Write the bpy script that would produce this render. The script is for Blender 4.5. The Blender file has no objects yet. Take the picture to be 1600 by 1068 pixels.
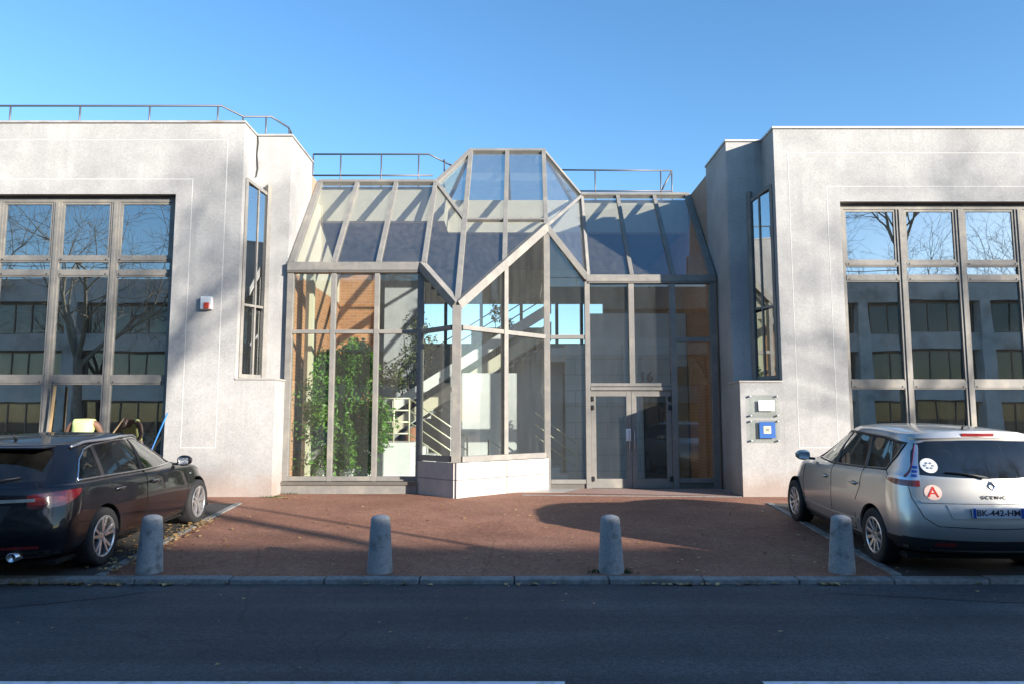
import bpy, bmesh, math, random
from mathutils import Vector, Matrix
from mathutils.bvhtree import BVHTree
R = math.radians
sc = bpy.context.scene
col = sc.collection

# ------------------------------------------------------------------ camera
cam_d = bpy.data.cameras.new('camera')
cam = bpy.data.objects.new('camera', cam_d); col.objects.link(cam)
cam_d.sensor_width = 36.0
cam_d.lens = 25.9
cam_d.clip_start = 0.1; cam_d.clip_end = 3000
cam.location = (0, 0, 1.67)
cam.rotation_euler = (R(96.0), 0, 0)
sc.camera = cam

# ------------------------------------------------------------------ sky, sun, exposure
SUN_AZ, SUN_EL = 52.0, 15.2        # degrees to the right of straight behind the camera, and above the horizon
world = bpy.data.worlds.new('World'); sc.world = world
world.use_nodes = True
wn = world.node_tree.nodes; wl = world.node_tree.links
bg = wn['Background']
sky = wn.new('ShaderNodeTexSky'); sky.sky_type = 'NISHITA'; sky.sun_disc = False
sky.sun_elevation = R(SUN_EL); sky.sun_rotation = R(180 - SUN_AZ)
sky.altitude = 100; sky.air_density = 1.0; sky.dust_density = 0.3; sky.ozone_density = 2.6
hs = wn.new('ShaderNodeHueSaturation'); hs.inputs['Saturation'].default_value = 1.17
wl.new(sky.outputs['Color'], hs.inputs['Color']); wl.new(hs.outputs['Color'], bg.inputs['Color'])
bg.inputs['Strength'].default_value = 0.125

sun_d = bpy.data.lights.new('sun', 'SUN'); sun_d.energy = 5.0; sun_d.angle = R(0.53)
sun_d.color = (1.0, 0.925, 0.83)
sun = bpy.data.objects.new('sun', sun_d); col.objects.link(sun)
_sd = Vector((math.sin(R(SUN_AZ))*math.cos(R(SUN_EL)), -math.cos(R(SUN_AZ))*math.cos(R(SUN_EL)), math.sin(R(SUN_EL))))
sun.rotation_euler = _sd.to_track_quat('Z', 'Y').to_euler()
sun.location = (20, -20, 20)

sc.view_settings.view_transform = 'Standard'; sc.view_settings.look = 'None'
sc.view_settings.exposure = 1.32; sc.view_settings.gamma = 1.0
sc.view_settings.use_curve_mapping = False
sc.render.engine = 'CYCLES'
sc.cycles.use_denoising = True
sc.cycles.max_bounces = 10; sc.cycles.glossy_bounces = 6; sc.cycles.transparent_max_bounces = 40
sc.cycles.caustics_reflective = False; sc.cycles.caustics_refractive = False

# ------------------------------------------------------------------ materials
MAT = {}
def nodes_of(name):
    m = bpy.data.materials.new(name); m.use_nodes = True
    nt = m.node_tree
    return m, nt, nt.nodes, nt.links, nt.nodes['Principled BSDF']
def ramp(ns, stops):
    r = ns.new('ShaderNodeValToRGB')
    while len(r.color_ramp.elements) < len(stops): r.color_ramp.elements.new(0.5)
    for e, (p, c) in zip(r.color_ramp.elements, stops):
        e.position = p; e.color = (*c, 1) if len(c) == 3 else c
    return r
def mat(name, color, rough=0.6, metal=0.0, var=0.0, scale=6.0, bump=0.0, bscale=80.0, coat=0.0, emit=0.0, stain=None, stain_scale=0.5, stain_range=(0.5, 0.75), spec=0.5, stretch=None):
    m, nt, ns, ls, b = nodes_of(name)
    b.inputs['Roughness'].default_value = rough
    b.inputs['Metallic'].default_value = metal
    b.inputs['Specular IOR Level'].default_value = spec
    b.inputs['Coat Weight'].default_value = coat
    b.inputs['Coat Roughness'].default_value = 0.04
    b.inputs['Base Color'].default_value = (*color, 1)
    tc = ns.new('ShaderNodeTexCoord')
    vec = tc.outputs['Object']
    if name in ('bollard', 'kerb'):
        oi = ns.new('ShaderNodeObjectInfo'); va = ns.new('ShaderNodeVectorMath'); va.operation = 'MULTIPLY_ADD'
        va.inputs[1].default_value = (37, 37, 37); ls.new(oi.outputs['Random'], va.inputs[0]); ls.new(vec, va.inputs[2]); vec = va.outputs[0]
    if stretch:
        mp = ns.new('ShaderNodeMapping'); mp.inputs['Scale'].default_value = stretch
        ls.new(vec, mp.inputs['Vector']); vec = mp.outputs['Vector']
    last = None
    if var > 0:
        n = ns.new('ShaderNodeTexNoise'); n.inputs['Scale'].default_value = scale; n.inputs['Detail'].default_value = 8
        n.inputs['Roughness'].default_value = 0.65
        ls.new(vec, n.inputs['Vector'])
        lo = tuple(max(0, c*(1-var)) for c in color); hi = tuple(min(1, c*(1+var)) for c in color)
        rp = ramp(ns, [(0.3, lo), (0.7, hi)])
        ls.new(n.outputs['Fac'], rp.inputs['Fac'])
        last = rp.outputs['Color']
    if stain:
        n2 = ns.new('ShaderNodeTexNoise'); n2.inputs['Scale'].default_value = stain_scale; n2.inputs['Detail'].default_value = 7
        n2.inputs['Roughness'].default_value = 0.6
        ls.new(vec, n2.inputs['Vector'])
        rp2 = ramp(ns, [(stain_range[0], (0, 0, 0)), (stain_range[1], (1, 1, 1))])
        ls.new(n2.outputs['Fac'], rp2.inputs['Fac'])
        mx = ns.new('ShaderNodeMix'); mx.data_type = 'RGBA'
        ls.new(rp2.outputs['Color'], mx.inputs['Factor'])
        if last: ls.new(last, mx.inputs['A'])
        else: mx.inputs['A'].default_value = (*color, 1)
        mx.inputs['B'].default_value = (*stain, 1)
        last = mx.outputs['Result']
    if last: ls.new(last, b.inputs['Base Color'])
    if bump > 0:
        n3 = ns.new('ShaderNodeTexNoise'); n3.inputs['Scale'].default_value = bscale; n3.inputs['Detail'].default_value = 4
        ls.new(tc.outputs['Object'], n3.inputs['Vector'])
        bp = ns.new('ShaderNodeBump'); bp.inputs['Strength'].default_value = bump; bp.inputs['Distance'].default_value = 0.01
        ls.new(n3.outputs['Fac'], bp.inputs['Height']); ls.new(bp.outputs['Normal'], b.inputs['Normal'])
    if emit > 0:
        b.inputs['Emission Color'].default_value = (*color, 1); b.inputs['Emission Strength'].default_value = emit
    MAT[name] = m
    return m
def glass(name, tint, base_refl=0.0, dirt=0.0, ior=1.5, dirt_col=(0.7, 0.68, 0.62), refl_tint=(1, 1, 1), wobble=0.0):
    m, nt, ns, ls, b = nodes_of(name)
    ns.remove(b)
    out = ns['Material Output']
    tr = ns.new('ShaderNodeBsdfTransparent'); tr.inputs['Color'].default_value = (*tint, 1)
    gl = ns.new('ShaderNodeBsdfGlossy'); gl.inputs['Roughness'].default_value = 0.0
    gl.inputs['Color'].default_value = (*refl_tint, 1)
    lw = ns.new('ShaderNodeLayerWeight'); lw.inputs['Blend'].default_value = 0.5
    pw = ns.new('ShaderNodeMath'); pw.operation = 'POWER'; pw.inputs[1].default_value = 5.0
    ls.new(lw.outputs['Facing'], pw.inputs[0])
    fr = ns.new('ShaderNodeMath'); fr.operation = 'MULTIPLY_ADD'; fr.inputs[1].default_value = 0.95; fr.inputs[2].default_value = 0.045
    ls.new(pw.outputs[0], fr.inputs[0])
    tc = ns.new('ShaderNodeTexCoord')
    if wobble > 0:
        nw = ns.new('ShaderNodeTexNoise'); nw.inputs['Scale'].default_value = 0.9; nw.inputs['Detail'].default_value = 1
        ls.new(tc.outputs['Object'], nw.inputs['Vector'])
        bp = ns.new('ShaderNodeBump'); bp.inputs['Strength'].default_value = wobble; bp.inputs['Distance'].default_value = 0.02
        ls.new(nw.outputs['Fac'], bp.inputs['Height']); ls.new(bp.outputs['Normal'], gl.inputs['Normal'])
    ad = ns.new('ShaderNodeMath'); ad.operation = 'ADD'; ad.use_clamp = True; ad.inputs[1].default_value = base_refl
    ls.new(fr.outputs[0], ad.inputs[0])
    mx = ns.new('ShaderNodeMixShader')
    ls.new(ad.outputs[0], mx.inputs['Fac']); ls.new(tr.outputs[0], mx.inputs[1]); ls.new(gl.outputs[0], mx.inputs[2])
    fin = mx.outputs[0]
    if dirt > 0:
        df = ns.new('ShaderNodeBsdfDiffuse'); df.inputs['Color'].default_value = (*dirt_col, 1)
        nz = ns.new('ShaderNodeTexNoise'); nz.inputs['Scale'].default_value = 3.0; nz.inputs['Detail'].default_value = 6
        mp = ns.new('ShaderNodeMapping'); mp.inputs['Scale'].default_value = (3.0, 3.0, 0.35)
        ls.new(tc.outputs['Object'], mp.inputs['Vector']); ls.new(mp.outputs['Vector'], nz.inputs['Vector'])
        mr = ns.new('ShaderNodeMapRange'); mr.inputs['From Min'].default_value = 0.3; mr.inputs['From Max'].default_value = 0.75
        mr.inputs['To Min'].default_value = dirt*0.6; mr.inputs['To Max'].default_value = dirt*1.3
        ls.new(nz.outputs['Fac'], mr.inputs['Value'])
        m2 = ns.new('ShaderNodeMixShader')
        ls.new(mr.outputs['Result'], m2.inputs['Fac']); ls.new(fin, m2.inputs[1]); ls.new(df.outputs[0], m2.inputs[2])
        fin = m2.outputs[0]
    ls.new(fin, out.inputs['Surface'])
    MAT[name] = m
    return m

def stucco(name, base, dark, warm):
    m, nt, ns, ls, b = nodes_of(name)
    tc = ns.new('ShaderNodeTexCoord'); v = tc.outputs['Object']
    def noise(s, d, r=0.6, vec=None):
        n = ns.new('ShaderNodeTexNoise'); n.inputs['Scale'].default_value = s; n.inputs['Detail'].default_value = d
        n.inputs['Roughness'].default_value = r; ls.new(vec or v, n.inputs['Vector']); return n
    n1 = noise(0.7, 8, 0.62); r1 = ramp(ns, [(0.35, dark), (0.62, base)])
    ls.new(n1.outputs['Fac'], r1.inputs['Fac'])
    n2 = noise(24, 6, 0.75); r2 = ramp(ns, [(0.28, (0.76, 0.76, 0.76)), (0.68, (1.05, 1.05, 1.05))])
    ls.new(n2.outputs['Fac'], r2.inputs['Fac'])
    mu = ns.new('ShaderNodeMix'); mu.data_type = 'RGBA'; mu.blend_type = 'MULTIPLY'; mu.inputs['Factor'].default_value = 1
    ls.new(r1.outputs['Color'], mu.inputs['A']); ls.new(r2.outputs['Color'], mu.inputs['B'])
    # rain streaks, stretched vertically
    mp = ns.new('ShaderNodeMapping'); mp.inputs['Scale'].default_value = (5, 5, 0.25); ls.new(v, mp.inputs['Vector'])
    n4 = noise(1.2, 6, 0.6, mp.outputs['Vector']); r4 = ramp(ns, [(0.47, (0, 0, 0)), (0.72, (0.62, 0.62, 0.62))])
    ls.new(n4.outputs['Fac'], r4.inputs['Fac'])
    m4 = ns.new('ShaderNodeMix'); m4.data_type = 'RGBA'; ls.new(r4.outputs['Color'], m4.inputs['Factor'])
    ls.new(mu.outputs['Result'], m4.inputs['A']); m4.inputs['B'].default_value = (*dark, 1)
    # splash-back dirt with an uneven edge low on the wall
    sp = ns.new('ShaderNodeSeparateXYZ'); ls.new(v, sp.inputs[0])
    n5 = noise(2.5, 5)
    ad = ns.new('ShaderNodeMath'); ad.operation = 'MULTIPLY_ADD'; ad.inputs[1].default_value = -0.9
    ls.new(n5.outputs['Fac'], ad.inputs[0]); ls.new(sp.outputs['Z'], ad.inputs[2])
    mr = ns.new('ShaderNodeMapRange'); mr.inputs['From Min'].default_value = -0.1; mr.inputs['From Max'].default_value = 0.35
    mr.inputs['To Min'].default_value = 0.55; mr.inputs['To Max'].default_value = 0.0
    ls.new(ad.outputs[0], mr.inputs['Value'])
    m5 = ns.new('ShaderNodeMix'); m5.data_type = 'RGBA'; ls.new(mr.outputs['Result'], m5.inputs['Factor'])
    ls.new(m4.outputs['Result'], m5.inputs['A']); m5.inputs['B'].default_value = (*warm, 1)
    ls.new(m5.outputs['Result'], b.inputs['Base Color'])
    b.inputs['Roughness'].default_value = 0.9; b.inputs['Specular IOR Level'].default_value = 0.2
    n3 = noise(55, 5, 0.7)
    bp = ns.new('ShaderNodeBump'); bp.inputs['Strength'].default_value = 0.3; bp.inputs['Distance'].default_value = 0.02
    ls.new(n3.outputs['Fac'], bp.inputs['Height']); ls.new(bp.outputs['Normal'], b.inputs['Normal'])
    MAT[name] = m
stucco('stucco', (0.45, 0.44, 0.42), (0.315, 0.308, 0.30), (0.29, 0.20, 0.15))

def asphalt(name, c1, c2, c3, grain=160, crack=True, speck=0, light_streaks=False):
    m, nt, ns, ls, b = nodes_of(name)
    tc = ns.new('ShaderNodeTexCoord'); v = tc.outputs['Object']
    n1 = ns.new('ShaderNodeTexNoise'); n1.inputs['Scale'].default_value = 0.8; n1.inputs['Detail'].default_value = 8; n1.inputs['Roughness'].default_value = 0.65
    ls.new(v, n1.inputs['Vector'])
    r1 = ramp(ns, [(0.3, c1), (0.5, c2), (0.72, c3)]); ls.new(n1.outputs['Fac'], r1.inputs['Fac'])
    vo = ns.new('ShaderNodeTexVoronoi'); vo.inputs['Scale'].default_value = grain; ls.new(v, vo.inputs['Vector'])
    r2 = ramp(ns, [(0.0, (0.6, 0.6, 0.6)), (1.0, (1.35, 1.33, 1.3))]); ls.new(vo.outputs['Color'], r2.inputs['Fac'])
    mu = ns.new('ShaderNodeMix'); mu.data_type = 'RGBA'; mu.blend_type = 'MULTIPLY'; mu.inputs['Factor'].default_value = 1
    ls.new(r1.outputs['Color'], mu.inputs['A']); ls.new(r2.outputs['Color'], mu.inputs['B'])
    res = mu.outputs['Result']
    if speck:
        n7 = ns.new('ShaderNodeTexNoise'); n7.inputs['Scale'].default_value = speck; n7.inputs['Detail'].default_value = 7; n7.inputs['Roughness'].default_value = 0.75
        ls.new(v, n7.inputs['Vector'])
        r7 = ramp(ns, [(0.3, (0.66, 0.66, 0.68)), (0.55, (1.0, 1.0, 1.0)), (0.75, (1.28, 1.28, 1.26))]); ls.new(n7.outputs['Fac'], r7.inputs['Fac'])
        m7 = ns.new('ShaderNodeMix'); m7.data_type = 'RGBA'; m7.blend_type = 'MULTIPLY'; m7.inputs['Factor'].default_value = 1
        ls.new(res, m7.inputs['A']); ls.new(r7.outputs['Color'], m7.inputs['B']); res = m7.outputs['Result']
    if light_streaks:       # streaks of reflected light painted in as paler bands, drawn out along the road
        mp = ns.new('ShaderNodeMapping'); mp.inputs['Scale'].default_value = (0.05, 1.1, 1); mp.inputs['Rotation'].default_value = (0, 0, 0.02); ls.new(v, mp.inputs['Vector'])
        n8 = ns.new('ShaderNodeTexNoise'); n8.inputs['Scale'].default_value = 1.6; n8.inputs['Detail'].default_value = 5; ls.new(mp.outputs['Vector'], n8.inputs['Vector'])
        r8 = ramp(ns, [(0.35, (0.78, 0.78, 0.80)), (0.65, (1.28, 1.27, 1.24))]); ls.new(n8.outputs['Fac'], r8.inputs['Fac'])
        m8 = ns.new('ShaderNodeMix'); m8.data_type = 'RGBA'; m8.blend_type = 'MULTIPLY'; m8.inputs['Factor'].default_value = 1
        ls.new(res, m8.inputs['A']); ls.new(r8.outputs['Color'], m8.inputs['B']); res = m8.outputs['Result']
    if crack:
        n6 = ns.new('ShaderNodeTexNoise'); n6.inputs['Scale'].default_value = 1.5; n6.inputs['Detail'].default_value = 4; ls.new(v, n6.inputs['Vector'])
        mxv = ns.new('ShaderNodeMix'); mxv.data_type = 'RGBA'; mxv.inputs['Factor'].default_value = 0.25
        ls.new(v, mxv.inputs['A']); ls.new(n6.outputs['Color'], mxv.inputs['B'])
        v2 = ns.new('ShaderNodeTexVoronoi'); v2.feature = 'DISTANCE_TO_EDGE'; v2.inputs['Scale'].default_value = 0.33; ls.new(mxv.outputs['Result'], v2.inputs['Vector'])
        r3 = ramp(ns, [(0.0, (0.6, 0.6, 0.6)), (0.004, (1, 1, 1))]); ls.new(v2.outputs['Distance'], r3.inputs['Fac'])
        m3 = ns.new('ShaderNodeMix'); m3.data_type = 'RGBA'; m3.blend_type = 'MULTIPLY'; m3.inputs['Factor'].default_value = 0.7
        ls.new(res, m3.inputs['A']); ls.new(r3.outputs['Color'], m3.inputs['B']); res = m3.outputs['Result']
    ls.new(res, b.inputs['Base Color'])
    b.inputs['Roughness'].default_value = 0.85; b.inputs['Specular IOR Level'].default_value = 0.35
    bp = ns.new('ShaderNodeBump'); bp.inputs['Strength'].default_value = 0.35; bp.inputs['Distance'].default_value = 0.006
    ls.new(vo.outputs['Distance'], bp.inputs['Height']); ls.new(bp.outputs['Normal'], b.inputs['Normal'])
    MAT[name] = m
asphalt('road', (0.050, 0.052, 0.058), (0.066, 0.068, 0.074), (0.088, 0.088, 0.092), grain=70, speck=22, light_streaks=True)
asphalt('red_paving', (0.20, 0.088, 0.056), (0.27, 0.127, 0.080), (0.34, 0.172, 0.112), grain=60, speck=14)
asphalt('bay', (0.040, 0.038, 0.037), (0.056, 0.053, 0.050), (0.085, 0.078, 0.072), grain=70, speck=18)
asphalt('slab_paving', (0.28, 0.18, 0.15), (0.33, 0.22, 0.185), (0.37, 0.26, 0.225), grain=90, crack=False)
asphalt('far_ground', (0.16, 0.15, 0.12), (0.2, 0.19, 0.15), (0.24, 0.22, 0.18), grain=40, crack=False)

mat('kerb', (0.22, 0.22, 0.21), 0.85, var=0.35, scale=14, bump=0.3, bscale=120, stain=(0.12, 0.115, 0.10), stain_scale=3)
mat('bollard', (0.34, 0.34, 0.335), 0.85, var=0.28, scale=60, bump=0.35, bscale=150, stain=(0.17, 0.17, 0.16), stain_scale=7, stain_range=(0.52, 0.68))
mat('tar', (0.025, 0.025, 0.028), 0.6)
mat('paint_white', (0.70, 0.70, 0.70), 0.7, var=0.12, scale=30, stain=(0.3, 0.3, 0.3), stain_scale=8)
mat('frame', (0.225, 0.214, 0.196), 0.72, metal=0.35, var=0.10, scale=9, stain=(0.33, 0.30, 0.25), stain_scale=2.5)
mat('frame_dark', (0.16, 0.145, 0.125), 0.5, metal=0.4, var=0.1, scale=9)
mat('rubber', (0.015, 0.015, 0.016), 0.75)
mat('coping', (0.42, 0.40, 0.37), 0.5, metal=0.2, var=0.15, scale=3, stain=(0.32, 0.24, 0.18), stain_scale=1.4, stain_range=(0.55, 0.7))
mat('joint', (0.52, 0.51, 0.49), 0.85, var=0.08, scale=20)
mat('rail_steel', (0.13, 0.13, 0.14), 0.5, metal=0.6)
mat('galv', (0.42, 0.43, 0.45), 0.42, metal=0.7, var=0.1, scale=20)
mat('white_render', (0.74, 0.73, 0.70), 0.85, var=0.05, scale=4)
mat('grey_render', (0.46, 0.47, 0.47), 0.85, var=0.1, scale=3)
mat('cream_beam', (0.64, 0.58, 0.44), 0.85, var=0.06, scale=3)
mat('stone_slab', (0.38, 0.36, 0.335), 0.75, var=0.10, scale=7, bump=0.15, bscale=60, stain=(0.50, 0.43, 0.38), stain_scale=2.4, stretch=(1, 1, 0.5))
mat('floor_tile', (0.36, 0.35, 0.33), 0.35, var=0.1, scale=3)
mat('dark_room', (0.10, 0.10, 0.105), 0.9, var=0.15, scale=1)
mat('room_wall', (0.36, 0.35, 0.31), 0.9, var=0.06, scale=1)
mat('blind', (0.52, 0.47, 0.30), 0.8, var=0.12, scale=1.2)
mat('door_wood', (0.07, 0.05, 0.032), 0.5, var=0.2, scale=6, stretch=(8, 8, 0.6))
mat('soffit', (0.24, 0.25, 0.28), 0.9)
mat('cream_rail', (0.72, 0.68, 0.48), 0.4, metal=0.2)
mat('pot_white', (0.70, 0.69, 0.65), 0.5, var=0.05)
mat('pot_terracotta', (0.38, 0.17, 0.09), 0.8, var=0.15)
mat('soil', (0.05, 0.035, 0.025), 0.95, var=0.3, scale=30)
mat('bark', (0.12, 0.09, 0.06), 0.9, var=0.3, scale=18, bump=0.4, bscale=40)
mat('plane_bark', (0.19, 0.165, 0.125), 0.9, var=0.35, scale=2.2, stain=(0.32, 0.29, 0.21), stain_scale=3.2, bump=0.3, bscale=20)
mat('red_plastic', (0.62, 0.06, 0.025), 0.35)
mat('white_plastic', (0.78, 0.78, 0.76), 0.4, var=0.03)
mat('sign_paper', (0.80, 0.80, 0.80), 0.6)
mat('sign_blue', (0.03, 0.11, 0.34), 0.35)
mat('sign_beige', (0.72, 0.62, 0.36), 0.5)
mat('ink', (0.03, 0.03, 0.04), 0.6)
mat('black_metal', (0.02, 0.02, 0.022), 0.45, metal=0.3)
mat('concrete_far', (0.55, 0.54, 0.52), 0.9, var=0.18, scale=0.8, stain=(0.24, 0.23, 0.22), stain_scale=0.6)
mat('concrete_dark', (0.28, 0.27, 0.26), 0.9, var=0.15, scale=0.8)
mat('wood_pale', (0.38, 0.26, 0.13), 0.6, var=0.2, scale=12, stretch=(10, 10, 0.6))
mat('blue_paint', (0.04, 0.20, 0.50), 0.4)
mat('vest', (0.72, 0.80, 0.30), 0.7, var=0.08, scale=12)
mat('reflective_band', (0.6, 0.6, 0.6), 0.3, metal=0.4)
mat('skin', (0.22, 0.115, 0.07), 0.55)
mat('trousers', (0.02, 0.026, 0.05), 0.85)
mat('shoe', (0.015, 0.014, 0.013), 0.6)
mat('hair', (0.012, 0.01, 0.009), 0.7)
# car materials
mat('paint_black', (0.004, 0.004, 0.007), 0.35, metal=0.0, coat=0.8, spec=0.2)
mat('paint_silver', (0.54, 0.525, 0.50), 0.33, metal=0.75, coat=0.8)
mat('car_plastic', (0.018, 0.018, 0.02), 0.55)
mat('gap', (0.006, 0.006, 0.006), 0.9)
mat('tyre', (0.016, 0.016, 0.017), 0.8, var=0.25, scale=20)
mat('alloy', (0.62, 0.62, 0.62), 0.28, metal=0.85)
mat('alloy_dark', (0.05, 0.05, 0.055), 0.45, metal=0.5)
mat('brake_disc', (0.22, 0.21, 0.20), 0.4, metal=0.8)
mat('chrome', (0.78, 0.78, 0.79), 0.2, metal=1.0)
mat('lamp_red', (0.20, 0.012, 0.012), 0.18, coat=1.0, var=0.35, scale=40)
mat('lamp_dark_red', (0.09, 0.005, 0.009), 0.15, coat=1.0)
mat('lamp_clear', (0.55, 0.58, 0.66), 0.12, metal=0.6, coat=1.0)
mat('lamp_amber', (0.50, 0.10, 0.01), 0.2, coat=1.0)
mat('plate_white', (0.62, 0.64, 0.70), 0.4)
mat('plate_blue', (0.02, 0.07, 0.36), 0.4)
mat('sticker_white', (0.78, 0.78, 0.76), 0.45)
mat('sticker_pink', (0.78, 0.55, 0.46), 0.45)
mat('sticker_red', (0.60, 0.03, 0.02), 0.45)
mat('seat_cloth', (0.045, 0.045, 0.05), 0.9)
glass('atrium_glass', (0.90, 0.93, 0.92), base_refl=0.015, dirt=0.02)
glass('roof_glass', (0.92, 0.94, 0.94), base_refl=0.13, dirt=0.035)
glass('window_glass', (0.42, 0.46, 0.47), base_refl=0.33, dirt=0.012, refl_tint=(0.95, 0.98, 1.0), wobble=0.06)
glass('far_glass', (0.35, 0.38, 0.38), base_refl=0.03, dirt=0.03)
glass('car_glass', (0.55, 0.62, 0.60), base_refl=0.02, dirt=0.01)
glass('privacy_glass', (0.22, 0.25, 0.26), base_refl=0.03, dirt=0.01)
glass('plexi', (0.93, 0.95, 0.94), base_refl=0.0, dirt=0.03)

def brick_material():
    m, nt, ns, ls, b = nodes_of('brick_wall')
    tc = ns.new('ShaderNodeTexCoord')
    sp = ns.new('ShaderNodeSeparateXYZ'); ls.new(tc.outputs['Object'], sp.inputs[0])
    ad = ns.new('ShaderNodeMath'); ad.operation = 'ADD'; ls.new(sp.outputs['X'], ad.inputs[0]); ls.new(sp.outputs['Y'], ad.inputs[1])
    cb = ns.new('ShaderNodeCombineXYZ'); ls.new(ad.outputs[0], cb.inputs['X']); ls.new(sp.outputs['Z'], cb.inputs['Y'])
    br = ns.new('ShaderNodeTexBrick'); ls.new(cb.outputs[0], br.inputs['Vector'])
    br.inputs['Scale'].default_value = 1.0; br.inputs['Brick Width'].default_value = 0.23; br.inputs['Row Height'].default_value = 0.075
    br.inputs['Mortar Size'].default_value = 0.006
    br.inputs['Color1'].default_value = (0.50, 0.22, 0.075, 1); br.inputs['Color2'].default_value = (0.42, 0.17, 0.055, 1)
    br.inputs['Mortar'].default_value = (0.42, 0.33, 0.22, 1)
    ls.new(br.outputs['Color'], b.inputs['Base Color']); b.inputs['Roughness'].default_value = 0.9
    MAT['brick_wall'] = m
def blockwork_material():
    m, nt, ns, ls, b = nodes_of('blockwork')
    tc = ns.new('ShaderNodeTexCoord')
    sp = ns.new('ShaderNodeSeparateXYZ'); ls.new(tc.outputs['Object'], sp.inputs[0])
    cb = ns.new('ShaderNodeCombineXYZ'); ls.new(sp.outputs['X'], cb.inputs['X']); ls.new(sp.outputs['Z'], cb.inputs['Y'])
    br = ns.new('ShaderNodeTexBrick'); ls.new(cb.outputs[0], br.inputs['Vector'])
    br.inputs['Scale'].default_value = 1.0; br.inputs['Brick Width'].default_value = 0.8; br.inputs['Row Height'].default_value = 0.4
    br.inputs['Mortar Size'].default_value = 0.008
    br.inputs['Color1'].default_value = (0.70, 0.70, 0.67, 1); br.inputs['Color2'].default_value = (0.66, 0.66, 0.63, 1)
    br.inputs['Mortar'].default_value = (0.42, 0.42, 0.40, 1)
    ls.new(br.outputs['Color'], b.inputs['Base Color']); b.inputs['Roughness'].default_value = 0.8
    MAT['blockwork'] = m
brick_material(); blockwork_material()
mat('brown_render', (0.34, 0.24, 0.17), 0.9, var=0.1, scale=3)
def leaf_material(name, c1, c2, trans=0.35):
    m, nt, ns, ls, b = nodes_of(name)
    oi = ns.new('ShaderNodeTexCoord')
    n = ns.new('ShaderNodeTexNoise'); n.inputs['Scale'].default_value = 7; n.inputs['Detail'].default_value = 3
    ls.new(oi.outputs['Object'], n.inputs['Vector'])
    r = ramp(ns, [(0.35, c1), (0.65, c2)]); ls.new(n.outputs['Fac'], r.inputs['Fac'])
    ls.new(r.outputs['Color'], b.inputs['Base Color']); b.inputs['Roughness'].default_value = 0.4
    t = ns.new('ShaderNodeBsdfTranslucent'); ls.new(r.outputs['Color'], t.inputs['Color'])
    mx = ns.new('ShaderNodeMixShader'); mx.inputs['Fac'].default_value = trans
    ls.new(b.outputs[0], mx.inputs[1]); ls.new(t.outputs[0], mx.inputs[2]); ls.new(mx.outputs[0], ns['Material Output'].inputs['Surface'])
    MAT[name] = m
leaf_material('ficus_leaf', (0.06, 0.19, 0.02), (0.20, 0.40, 0.045), 0.42)
leaf_material('pale_leaf', (0.10, 0.13, 0.05), (0.22, 0.24, 0.10))
leaf_material('dry_leaf', (0.22, 0.11, 0.035), (0.50, 0.36, 0.16), 0.1)
leaf_material('hedge_leaf', (0.03, 0.06, 0.012), (0.07, 0.11, 0.03), 0.2)

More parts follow.
